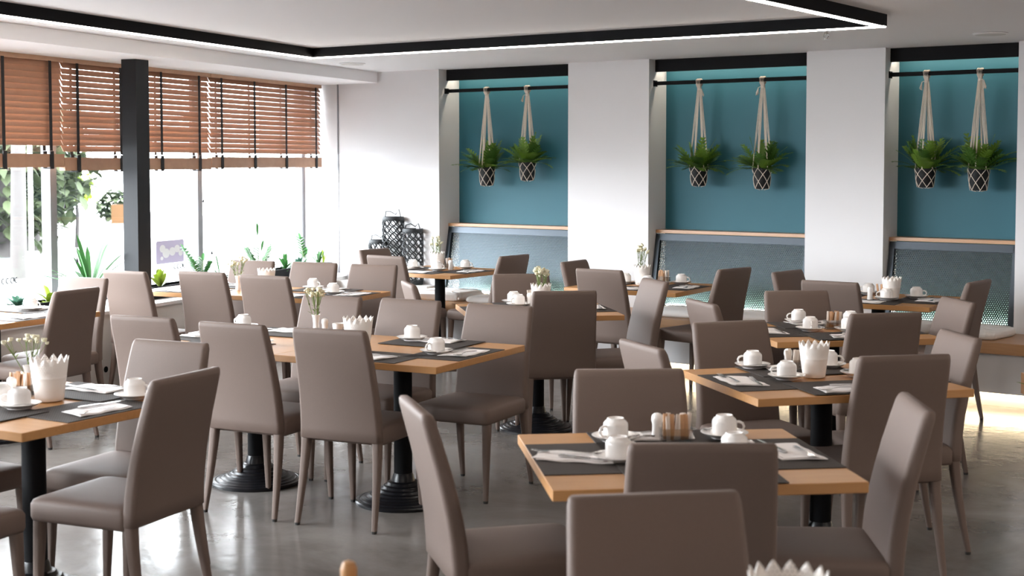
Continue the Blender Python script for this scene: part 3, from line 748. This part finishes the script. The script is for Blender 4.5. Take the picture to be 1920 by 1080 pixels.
# front right table
setting('R1', 'l', (-2.208, 3.671), handle=60, nrot=70, nap=(0.0, 0.13)); setting('R1', 'f', (-2.378, 3.934), handle=250); setting('R1', 'r', (-2.111, 4.189), handle=40); setting('R1', 'n', (-1.94, 3.918), handle=10, lift=0.003)
setting('R2', 'l', (-2.474, 5.482), handle=200); setting('R2', 'f', (-2.726, 5.679), handle=215, lift=0.003); setting('R2', 'r', (-2.465, 5.904), handle=20); setting('R2', 'n', (-2.25, 5.72), handle=30, lift=0.003, nap=(-0.05, 0.10))
setting('R3', 'l', (-3.088, 7.141), handle=300); setting('R3', 'f', (-3.286, 7.434), handle=215, lift=0.003); setting('R3', 'r', (-3.02, 7.54), handle=10); setting('R3', 'n', (-2.90, 7.22), handle=20, lift=0.003)
setting('TM', 'l', (-5.128, 7.286), handle=260, spoon=False); setting('TM', 'f', (-5.245, 7.40), handle=80, spoon=False, lift=0.003); setting('TM', 'n', spoon=False, lift=0.003); setting('TM', 'r', spoon=False)
setting('TC1', 'n', (-4.173, 5.247), handle=260); setting('TC1', 'f', (-4.574, 5.554), handle=150, lift=0.003); setting('TC1', 'r', False)
setting('TC2', 'n'); setting('TC2', 'f', (-5.66, 5.42), lift=0.003); setting('TC2', 'l', False)
setting('TL1', 'r', (-4.33, 3.57), handle=20); setting('TL1', 'f', False, lift=0.003); setting('TL1', 'n', (-4.49, 3.165), handle=225, lift=0.003, cutlery=False, nap_on=False); setting('TL1', 'l', (-4.66, 3.20), handle=100, cutlery=False, nap_on=False)
setting('TL0', 'r', (-7.432, 5.333), handle=20, spoon=False); setting('TL0', 'f', False, lift=0.003)
setting('TW1', 'n', (-6.654, 7.221), handle=270, spoon=False); setting('TW1', 'f', (-7.013, 7.40), handle=0, spoon=False, lift=0.003); setting('TW1', 'r', False)
setting('TW2', 'n', False); setting('TW2', 'f', (-7.80, 7.22), spoon=False, lift=0.003)
setting('TB', 'n', (-7.379, 9.296), handle=10, spoon=False, cutlery=False); setting('TB', 'r', (-7.314, 9.60), handle=10, spoon=False); setting('TB', 'l', (-7.71, 9.375), spoon=False, cutlery=False)
setting('TD', 'n', (-5.19, 9.03), spoon=False, cutlery=False); setting('TD', 'r', (-5.07, 9.33), handle=10, spoon=False); setting('TD', 'l', (-5.441, 9.137), handle=200, spoon=False)
setting('TF', 'n', (-3.373, 9.043), spoon=False, handle=200, cutlery=False); setting('TF', 'r', (-3.25, 9.27), handle=10, spoon=False); setting('TF', 'l', (-3.62, 9.36), handle=200, spoon=False)

# ---- lace-edged pots, vases, flowers, shakers, sachets
def make_pot():
    H, N = 0.152, 14; seg = N * 6; m = MB(); rows = []
    def rad(z): return 0.047 + (0.066 - 0.047) * (z / 0.152)
    zs = [0.0, 0.003, 0.02, 0.04, 0.06, 0.078, 0.081, 0.083, 0.10, 0.12]
    vs = []; uvs = []
    def top(i):
        f = (i / 6) % 1; return 0.132 + 0.020 * (1 - abs(2 * f - 1)) ** 0.85
    grid = []
    for z in zs + ['t']:
        row = []
        for i in range(seg):
            zz = top(i) if z == 't' else z
            r = rad(zz) + (0.0012 if z in (0.081,) else 0)
            if z == 0.0: r -= 0.003
            row.append(len(vs)); vs.append((r * cos(2 * pi * i / seg), r * sin(2 * pi * i / seg), zz)); 
        grid.append(row)
    fs = []; fuv = []
    for k in range(len(grid) - 1):
        for i in range(seg):
            j = (i + 1) % seg; fs.append((grid[k][i], grid[k][j], grid[k + 1][j], grid[k + 1][i]))
            fuv.append([(i * 0.0284 / 6, vs[grid[k][i]][2]), ((i + 1) * 0.0284 / 6, vs[grid[k][j]][2]), ((i + 1) * 0.0284 / 6, vs[grid[k + 1][j]][2]), (i * 0.0284 / 6, vs[grid[k + 1][i]][2])])
    fs.append(tuple(grid[0])[::-1]); fuv.append([(0, 0)] * seg)
    m.v, m.f = vs, fs; o = m.build('lace_flowerpot', lace_m, None, 60)
    uv = o.data.uv_layers.new(name='UVMap'); k = 0
    for q in fuv:
        for c in q: uv.data[k].uv = c; k += 1
    so = o.modifiers.new('wall', 'SOLIDIFY'); so.thickness = 0.0022; so.offset = -1
    return o
POT = Kind(make_pot())
for p, lab, s in (((-4.559, 3.348), 'white lace-edged pot on the front left table', 1.12), ((-4.521, 5.08), 'white lace-edged pot on the long left-centre table', 1.12), ((-2.404, 5.604), 'white lace-edged pot on the middle right table', 1.0),
               ((-3.36, 9.10), 'white lace-edged pot on the right niche table', 1.0), ((-4.975, 7.315), 'white lace-edged pot of flowers on the centre back table', 1.0), ((-7.49, 9.43), 'white lace-edged pot on the left niche table', 1.0),
               ((-5.272, 9.09), 'white lace-edged pot with tall flowers on the middle niche table', 1.0), ((-7.30, 7.22), 'overexposed white lace-edged pot on the window row table', 1.0), ((-1.055, 2.355), 'nearest blurred lace-edged pot at the bottom edge of the photo', 1.12)):
    POT.put((p[0], p[1], ZT + 0.0032), p[0] * 9, lab, 'flowerpot', 'white lace pots', (s, s, s))
def make_vase():
    m = MB(); m.lathe([(0.020, 0.0), (0.021, 0.003), (0.017, 0.03), (0.0155, 0.055), (0.018, 0.085), (0.0235, 0.105), (0.0225, 0.1055), (0.016, 0.085), (0.0135, 0.05), (0.003, 0.045)], seg=24)
    return m.build('bud_vase', china, None, 50)
VAS = Kind(make_vase())
def flower(base, tilt, az, L, seed, heads, lab, grp, hr=0.010):
    rnd = random.Random(seed); t = thing('flower_sprig', lab, 'flower', base, 0, grp)
    d = Vector((sin(tilt) * cos(az), sin(tilt) * sin(az), cos(tilt))); tip = d * L
    m = MB(); m.tube([(0, 0, 0), d * L * 0.5 + Vector((0, 0, 0.004)), tip], 0.0018, 5)
    hs = []
    for k in range(heads):
        q = tip + Vector((rnd.uniform(-1, 1), rnd.uniform(-1, 1), rnd.uniform(-0.2, 1.0))) * 0.022
        m.tube([d * L * rnd.uniform(0.55, 0.85), q], 0.0011, 4); hs.append(q)
    for k in range(3): m.leaf(d * L * rnd.uniform(0.3, 0.7), (rnd.uniform(-1, 1), rnd.uniform(-1, 1), 0.8), (0, 0, 1), 0.03, 0.008, 0.3, 3)
    m.build('stem', stem_m, t)
    m = MB()
    for q in hs:
        r = hr * rnd.uniform(0.7, 1.2); m.ball(q, (r, r * 0.8), 8, 5)
        for _ in range(5):
            a = rnd.uniform(0, 2 * pi); m.ball(q + Vector((cos(a) * r * 0.7, sin(a) * r * 0.7, r * 0.4)), (r * 0.45, r * 0.4), 6, 4)
    m.build('flower_head', flower_m, t)
def bouquet(x, y, z0, n, L, spread, lab, grp, seed, heads=4, hr=0.010):
    rnd = random.Random(seed)
    for k in range(n):
        a = 2 * pi * k / n + rnd.uniform(-0.5, 0.5)
        flower((x + 0.006 * cos(a), y + 0.006 * sin(a), z0), rnd.uniform(0.3, 1.0) * spread, a, L * rnd.uniform(0.8, 1.1), seed * 31 + k, heads, lab, grp, hr)
for x, y, lab, fl, grp, n, L, sp, sd in (
    (-4.80, 3.43, 'white bud vase beside the lace pot on the front left table', 'cream flower sprig in the bud vase on the front left table', 'flowers on the front left table', 4, 0.185, 0.50, 3),
    (-5.165, 5.47, 'white bud vase on the long left-centre table', 'dried cream flower sprig in the left-centre table vase', 'flowers on the left-centre table', 8, 0.18, 0.34, 4),
    (-7.401, 7.039, 'white bud vase on the window row table', 'dried brownish flower sprig in the window row table vase', 'flowers on the window row table', 6, 0.16, 0.40, 5)):
    VAS.put((x, y, ZT + 0.0032), 0, lab, 'vase', 'white bud vases'); bouquet(x, y, ZT + 0.052, n, L, sp, fl, grp, sd)
bouquet(-4.975, 7.315, ZT + 0.012, 9, 0.215, 0.20, 'cream flower sprig in the lace pot on the centre back table', 'flowers on the centre back table', 6, 4, 0.013)
bouquet(-7.49, 9.43, ZT + 0.012, 7, 0.235, 0.18, 'pale flower sprig in the lace pot on the left niche table', 'flowers on the left niche table', 7)
bouquet(-5.272, 9.09, ZT + 0.012, 7, 0.28, 0.16, 'tall cream flower sprig in the lace pot on the middle niche table', 'flowers on the middle niche table', 8)
def make_shaker():
    t = thing('salt_shaker')
    m = MB(); m.lathe([(0.019, 0), (0.020, 0.003), (0.0165, 0.03), (0.0165, 0.05), (0.020, 0.062), (0.019, 0.070)], seg=20); m.build('body', china, t, 50)
    m = MB(); m.lathe([(0.019, 0.070), (0.0175, 0.078), (0.011, 0.084), (0.002, 0.086)], seg=20); m.build('cap', china, t, 50)
    return t
SHK = Kind(make_shaker())
for p, lab in (((-2.285, 4.045), 'white shaker beside the sachets on the front right table'), ((-2.607, 5.79), 'white shaker behind the cup on the middle right table'), ((-3.47, 9.0), 'white shaker on the right niche table'),
               ((-7.324, 9.407), 'white shaker on the left niche table'), ((-5.07, 7.33), 'white shaker on the centre back table'), ((-4.70, 3.28), 'white shaker at the left photo edge on the front left table'), ((-5.13, 5.50), 'white shaker on the long left-centre table')):
    SHK.put((p[0], p[1], ZT + 0.0032), 0, lab, 'shaker', 'white shakers')
def make_bowl():
    m = MB(); m.lathe([(0.022, 0), (0.024, 0.003), (0.033, 0.02), (0.035, 0.045), (0.036, 0.048), (0.034, 0.048), (0.031, 0.02), (0.004, 0.008)], seg=24); return m.build('sugar_bowl', china, None, 50)
BWL = Kind(make_bowl()); BWL.put((-5.13, 5.61, ZT + 0.0032), 0, 'small white bowl beside the vase on the left-centre table', 'bowl')
def make_holder():
    m = MB(); m.loft([rrect(0.052, 0.022, 0.006, 0.0), rrect(0.055, 0.025, 0.006, 0.048)], cap=False); m.loft([rrect(0.050, 0.020, 0.006, 0.048), rrect(0.048, 0.018, 0.006, 0.006)], cap=False)
    m.loft([rrect(0.052, 0.022, 0.006, 0.0), rrect(0.048, 0.018, 0.006, 0.006)]); m.loft([rrect(0.055, 0.025, 0.006, 0.048), rrect(0.050, 0.020, 0.006, 0.048)], cap=False)
    return m.build('sachet_holder', tumbler_m, None, 40)
HLD = Kind(make_holder())
def make_sachet(mt):
    m = MB(); m.loft([rrect(0.0075, w, w * 0.9, z, n=2) for z, w in ((0, 0.0008), (0.004, 0.003), (0.045, 0.0036), (0.078, 0.003), (0.083, 0.0008))]); return m.build('sugar_sachet', mt, None, 50)
SAB, SAW = Kind(make_sachet(kraft)), Kind(make_sachet(sugar_w))
def sachets(x, y, a, n, T, brown=0.5, seed=1):
    rnd = random.Random(seed); z = ZT + 0.0032; HLD.put((x, y, z), a, 'clear sachet holder on the %s' % T, 'holder', 'clear sachet holders')
    u = Vector((cos(a), sin(a))); v = Vector((-sin(a), cos(a)))
    for k in range(n):
        row = k % 2; q = Vector((x, y)) + u * (-0.040 + 0.080 * (k + 0.5) / n) + v * (row * 0.018 - 0.009)
        K = SAB if rnd.random() < brown else SAW
        o = K.put((q.x, q.y, z + 0.007 + rnd.uniform(0, 0.008)), a + rnd.uniform(-0.3, 0.3), ('brown' if K is SAB else 'white') + ' sugar sachet standing in the holder on the ' + T, 'sachet', ('brown' if K is SAB else 'white') + ' sachets on the ' + T)
        o.rotation_euler = (rnd.uniform(-0.12, 0.12), rnd.uniform(-0.14, 0.14), a + rnd.uniform(-0.3, 0.3))
sachets(-2.20, 4.02, R_(38), 14, TN['R1'], 0.35, 1)
sachets(-3.02, 7.30, R_(40), 12, TN['R3'], 0.6, 2)
sachets(-4.725, 3.335, R_(10), 18, TN['TL1'], 0.8, 3)
sachets(-2.545, 5.73, R_(50), 8, TN['R2'], 0.1, 4)
sachets(-4.93, 5.50, R_(8), 8, 'long left-centre table', 0.4, 5)
sachets(-5.10, 7.43, R_(45), 8, TN['TM'], 0.3, 6)
sachets(-5.24, 9.36, R_(4), 8, TN['TD'], 0.6, 7)
sachets(-3.42, 9.12, R_(4), 6, TN['TF'], 0.3, 8)
sachets(-7.42, 9.50, R_(0), 6, TN['TB'], 0.4, 9)
# folded card / small white holder standing on the left niche table
s = thing('wooden_pepper_mill', 'tan wooden rounded top poking into the bottom edge of the photo', 'pepper mill', (-1.822, 2.016, ZT + 0.001))
s.scale = (1.0, 1.0, 1.17)
m = MB(); m.lathe([(0.020, 0), (0.021, 0.01), (0.013, 0.05), (0.015, 0.08), (0.013, 0.085)], seg=20); m.build('body', oak, s)
m = MB(); m.lathe([(0.011, 0.085), (0.016, 0.095), (0.0165, 0.108), (0.012, 0.119), (0.002, 0.123)], seg=20); m.build('head', oak, s)

# ------------------------------------------------------------------ hanging plants
def fern(m, rnd, n, L, flat=0.0):
    for k in range(n):
        az = rnd.uniform(0, 2 * pi); el = rnd.uniform(0.15, 1.42); ln = L * rnd.uniform(0.65, 1.1)
        d = Vector((cos(az) * cos(el), sin(az) * cos(el) * 0.8, sin(el))); p = Vector((cos(az) * 0.03, sin(az) * 0.03, -0.01)); N = 9; pts = []
        dr = rnd.uniform(0.5, 1.2) * (1.0 if el < 0.9 else 0.55)
        for i in range(N + 1):
            pts.append(p.copy()); d = (d - Vector((0, 0, dr / N * (0.3 + i / N)))).normalized(); p = p + d * ln / N
        for i in range(1, N):
            t = (pts[i + 1] - pts[i - 1]).normalized(); s = t.cross(Vector((0, 0, 1)))
            if s.length < 0.05: s = t.cross(Vector((1, 0.3, 0)))
            s.normalize(); u = i / N; w = 0.058 * sin(pi * (0.12 + 0.86 * u)) ** 0.7
            for sg in (-1, 1):
                dd = (s * sg + t * 0.75).normalized(); nn = dd.cross(t).normalized()
                a = pts[i] ; b = a + dd * w; e = t * 0.0160
                m.add([a - e, a + e, b + e * 0.35 + nn * 0.004, b - e * 0.15 + nn * 0.003], [(0, 1, 2, 3)])
        m.tube(pts, 0.0012, 3)
def hanging(x, zt, zb, zrail, lab, seed, spread=0.27):
    rnd = random.Random(seed); H = zt - zb
    t = thing('hanging_plant', lab, 'hanging plant', (x, YW + 0.10, zb), 0, 'macrame hanging ferns')
    m = MB(); m.lathe([(0.055, 0.0), (0.057, 0.004), (0.068, H * 0.6), (0.073, H), (0.069, H), (0.064, H - 0.02), (0.003, H - 0.02)], seg=28); m.build('pot', potblk, t, 50)
    m = MB(); zr = zrail - zb; n = 6
    def pr(z): return 0.058 + (0.076 - 0.058) * max(0, min(1, z / H)) + 0.002
    lv = [0.002, H * 0.36, H * 0.70, H * 1.0]
    for k in range(n):
        a0 = 2 * pi * k / n
        for l in range(3):
            for sg in (-1, 1):
                a1 = a0 + (pi / n) * (l % 2); a2 = a1 + sg * pi / n
                m.tube([(pr(lv[l] + (lv[l + 1] - lv[l]) * q) * cos(a1 + (a2 - a1) * q), pr(lv[l] + (lv[l + 1] - lv[l]) * q) * sin(a1 + (a2 - a1) * q), lv[l] + (lv[l + 1] - lv[l]) * q) for q in (0, 0.33, 0.66, 1)], 0.0026, 5)
        m.tube([(pr(0) * cos(a0), pr(0) * sin(a0), 0.002), (0.02 * cos(a0), 0.02 * sin(a0), -0.008)], 0.0026, 5)
    m.build('net', rope, t)
    m = MB(); kz = zr - 0.055
    for k in range(n):
        a0 = 2 * pi * k / n + pi / n; e = Vector((0.074 * cos(a0), 0.074 * sin(a0), lv[3])); top = Vector((0.010 * cos(a0), 0.010 * sin(a0), kz))
        sg = 0.004
        for q in (-sg, sg): m.tube([e, e * 0.5 + top * 0.5 + Vector((q, q * 0.5, 0)), top + Vector((q, 0, 0))], 0.0036, 5)
    for q in (-0.014, -0.005, 0.005, 0.014):
        m.tube([(q * 0.6, -0.004, kz), (q, -0.024, zr - 0.02), (q * 1.2, -0.024, zr + 0.012), (q * 1.2, 0.0, zr + 0.022), (q * 1.2, 0.022, zr + 0.012), (q, 0.022, zr - 0.02), (q * 0.6, 0.004, kz)], 0.0055, 6)
    m.ball((0, 0, kz), (0.018, 0.02), 10, 6); m.build('cords', rope, t)
    m = MB(); sd = 1 if seed % 2 else -1
    for k in range(9): m.tube([(0.012 * sd, -0.012, kz), (0.03 * sd, -0.018, kz - 0.008), (0.038 * sd + rnd.uniform(-0.012, 0.012), -0.02 + rnd.uniform(-0.01, 0.01), kz - 0.05 - rnd.random() * 0.02)], 0.0035, 4)
    m.build('tassel', rope, t)
    m = MB(); fern(m, rnd, 26, spread); o = m.build('fern', leafA, t, 0); o.location = (0, -0.01, H)
    m = MB(); fern(m, rnd, 22, spread * 0.9); o = m.build('fern', leafB, t, 0); o.location = (0, 0.01, H - 0.01)
for x, zt, zb, lab, sd in ((-7.525, 1.62, 1.458, 'hanging fern in a netted black pot, left one in the left niche', 11), (-7.082, 1.665, 1.507, 'hanging fern in a netted black pot, right one in the left niche', 12),
                           (-5.39, 1.625, 1.475, 'hanging fern in a netted black pot, left one in the middle niche', 13), (-4.83, 1.62, 1.457, 'hanging fern in a netted black pot, right one in the middle niche', 14),
                           (-3.523, 1.62, 1.483, 'hanging fern in a netted black pot, left one in the right niche', 16), (-3.134, 1.62, 1.464, 'hanging fern in a netted black pot, right one in the right niche', 15)):
    hanging(x, zt, zb, 2.315, lab, sd)

# ------------------------------------------------------------------ lanterns on the corner ledge
def lantern(x, y, z0, r, H, lab, sd):
    t = thing('wicker_lantern', lab, 'lantern', (x, y, z0), 0, 'black lattice lanterns')
    m = MB(); m.lathe([(r * 0.96, 0), (r, 0.004), (r, 0.03), (r * 0.96, 0.034)], seg=28); m.build('bottom_ring', lantern_m, t)
    m = MB(); m.lathe([(r * 0.9, H - 0.036), (r, H - 0.034), (r * 1.04, H - 0.018), (r, H), (r * 0.9, H)], seg=28, capb=False, capt=False); m.build('top_ring', lantern_m, t)
    m = MB(); n = 10; h0, h1 = 0.03, H - 0.03; rows = max(3, int((h1 - h0) / 0.062))
    for k in range(n):
        for sg in (-1, 1):
            pts = []
            for q in range(rows * 4 + 1):
                u = q / (rows * 4); a = 2 * pi * (k + 0.5) / n + sg * (pi / n) * (0.95 * math.sin(u * rows * pi))
                pts.append((r * cos(a), r * sin(a), h0 + (h1 - h0) * u))
            m.tube(pts, 0.0066, 5)
    m.build('lattice', lantern_m, t)
    m = MB(); m.tube([(-r, 0, H - 0.02), (-r * 0.7, -0.02, H + 0.03 * (1 + 0.3 * sd)), (0, -0.03, H + 0.045), (r * 0.5, -0.02, H + 0.02), (r * 0.8, -0.01, H + 0.05 + 0.01 * sd), (r * 1.0, 0, H - 0.02)], 0.0055, 6); m.build('handle', lantern_m, t)
lantern(-8.225, 10.0, 0.543, 0.093, 0.515, 'black lattice lantern, tall one in front at the corner', 0)
lantern(-8.46, 10.0, 0.543, 0.098, 0.62, 'black lattice lantern, tallest one behind with looped handle', 2)
lantern(-8.63, 9.99, 0.543, 0.090, 0.40, 'black lattice lantern, shortest one at the left', 1)

# ------------------------------------------------------------------ planters and plants on the window ledge
def trough(t0, t1, lab):
    p = WP(6.55, (t0 + t1) / 2); s = thing('planter_trough', lab, 'planter', (p[0], p[1], 0.601), WA, 'black window planters')
    m = MB(); L = t1 - t0; h = 0.095
    m.box((0, -0.075, h / 2), (L, 0.012, h)); m.box((0, 0.075, h / 2), (L, 0.012, h)); m.box((-L / 2 + 0.006, 0, h / 2), (0.012, 0.15, h)); m.box((L / 2 - 0.006, 0, h / 2), (0.012, 0.15, h)); m.box((0, 0, 0.006), (L, 0.15, 0.012)); m.build('trough', black, s, 0)
    m = MB(); m.box((0, 0, h - 0.025), (L - 0.03, 0.135, 0.01)); m.build('soil', soil, s, 0)
trough(7.0, 8.30, 'black planter trough at the left end of the window ledge'); trough(9.1, 10.45, 'black planter trough on the ledge right of the column')
trough(10.55, 11.65, 'black planter trough on the ledge behind the window row chairs'); trough(11.75, 12.14, 'short black planter trough at the right end of the ledge')
def plant(name, t, lab, fn, off=6.55, z=0.675):
    p = WP(off, t); s = thing(name, lab, 'plant', (p[0], p[1], z), WA, 'plants on the window ledge'); fn(s)
def palm(n, L, w, sd, mt=leafC, el=(0.6, 1.45), droop=0.7):
    def f(s):
        rnd = random.Random(sd); m = MB()
        for k in range(n):
            az = rnd.uniform(0, 2 * pi); e = rnd.uniform(*el); m.leaf((0, 0, 0), (cos(az) * cos(e), sin(az) * cos(e), sin(e)), (0, 0, 1), L * rnd.uniform(0.6, 1.1), w, droop, 7)
        m.build('leaves', mt, s)
    return f
def pinnate(fr, sd, mt=leafC, lf=0.075, lw=0.034):
    def f(s):
        rnd = random.Random(sd); ms = MB(); ml = MB()
        for az, e, L in fr:
            d = Vector((cos(az) * cos(e), sin(az) * cos(e), sin(e))); p = Vector((0, 0, 0)); pts = [p.copy()]
            for i in range(10):
                d = (d - Vector((0, 0, 0.03))).normalized(); p = p + d * L / 10; pts.append(p.copy())
                if i > 2:
                    sd_ = d.cross(Vector((0, 0, 1))); sd_ = sd_.normalized() if sd_.length > 0.05 else Vector((1, 0, 0))
                    for sg in (-1, 1): ml.leaf(p, d * 0.8 + sd_ * sg, (0, 0, 1), lf * rnd.uniform(0.8, 1.1), lw, 0.2, 4)
            ml.leaf(p, d, (0, 0, 1), lf, lw, 0.2, 4); ms.tube(pts, [0.006 - 0.0004 * i for i in range(11)], 5)
        ms.build('stem', stem_m, s); ml.build('leaves', mt, s)
    return f
plant('parlour_palm', 8.525, 'spiky green palm on the ledge left of the column', palm(22, 0.46, 0.036, 21, leafC, (0.55, 1.4), 0.6), z=0.69)
plant('snake_plant', 9.40, 'low yellow green snake plant on the ledge right of the column', palm(20, 0.17, 0.035, 22, leafD, (0.5, 1.4), 0.1))
plant('zz_plant', 9.98, 'dark green zz plant with round leaflets right of the column', pinnate([(2.6, 1.15, 0.30), (0.3, 1.3, 0.18), (3.3, 0.95, 0.22), (5.5, 1.2, 0.16)], 23))
plant('bamboo_palm', 10.89, 'bright green upright palm behind the window row table', pinnate([(0.8, 1.5, 0.34), (2.4, 1.2, 0.22), (4.0, 1.25, 0.22), (5.6, 1.15, 0.24)], 24, leafC, 0.12, 0.024))
plant('zz_plant', 11.74, 'thin zz plant stem before the right window post', pinnate([(2.9, 1.35, 0.27), (0.4, 1.3, 0.12)], 25))
plant('leafy_shrub', 11.36, 'bushy green plant between chairs at the window ledge', palm(26, 0.17, 0.030, 26, leafC, (0.2, 1.4), 0.5))
plant('aloe', 12.0, 'small aloe with a yellow leaf in the right end trough', palm(10, 0.15, 0.022, 27, leafC, (0.7, 1.4), 0.2))
plant('yellow_leaf_plant', 12.09, 'yellow tipped spear leaf plant at the end of the ledge', palm(4, 0.15, 0.026, 32, leafD, (1.0, 1.45), 0.1))
plant('rosette_succulent', 7.75, 'grey green succulent rosette at the left end of the ledge', palm(26, 0.11, 0.034, 28, leafE, (0.15, 1.2), 0.2))
plant('rosette_succulent', 7.56, 'small succulent at the left photo edge on the ledge', palm(16, 0.08, 0.026, 29, leafC, (0.2, 1.2), 0.2))
plant('golden_pothos', 8.07, 'glossy yellow green leafy plant beside the left grey window post', palm(16, 0.13, 0.06, 30, leafD, (0.3, 1.4), 0.9))
plant('spider_plant', 10.26, 'thin arching spider plant right of the zz plant', palm(12, 0.26, 0.012, 31, leafC, (0.5, 1.3), 0.9))
plant('leafy_shrub', 11.62, 'blue green succulent bush before the right window post', palm(20, 0.13, 0.026, 33, leafE, (0.4, 1.4), 0.2))
plant('spider_plant', 8.95, 'thin spider plant on the ledge below the column', palm(9, 0.24, 0.012, 34, leafC, (0.3, 1.0), 0.9), z=0.605)

# ------------------------------------------------------------------ wooden plant stand at the right edge
t = thing('plant_stand', 'black plant stand with wooden boxes at the right edge of the photo', 'plant stand', (-1.80, 7.28, 0), R_(35))
for z0, z1, x0 in ((0.50, 0.605, -0.175), (0.87, 0.975, -0.14), (1.255, 1.35, -0.165)):
    m = MB(); cx = (x0 + 0.30) / 2; w = 0.30 - x0; h = z1 - z0
    m.box((cx, -0.09, z0 + h / 2), (w, 0.015, h)); m.box((cx, 0.09, z0 + h / 2), (w, 0.015, h)); m.box((x0 + 0.007, 0, z0 + h / 2), (0.015, 0.17, h)); m.box((0.293, 0, z0 + h / 2), (0.015, 0.17, h)); m.box((cx, 0, z0 + 0.008), (w - 0.03, 0.16, 0.014))
    m.build('wooden_box', box_wood, t, 0)
m = MB()
for x in (-0.10, 0.27):
    for y in (-0.11, 0.11): m.box((x, y, 0.72), (0.022, 0.022, 1.44))
m.build('frame', black, t, 0)
s = thing('box_plant', 'small green plant in the lowest wooden box at the right photo edge', 'plant', (-1.90, 7.20, 0.52))
palm(22, 0.12, 0.02, 41, leafA, (0.3, 1.3), 0.5)(s)
# wall socket under the window
p = WP(6.298, 8.36); s = thing('wall_socket', 'small dark round hole in the low wall under the window', 'socket', (p[0], p[1], 0.18), WA + R_(180))
m = MB(); m.lathe([(0.022, 0), (0.022, 0.004), (0.010, 0.005)], seg=16); m.build('cover', black, s, rot=(R_(-90), 0, 0))
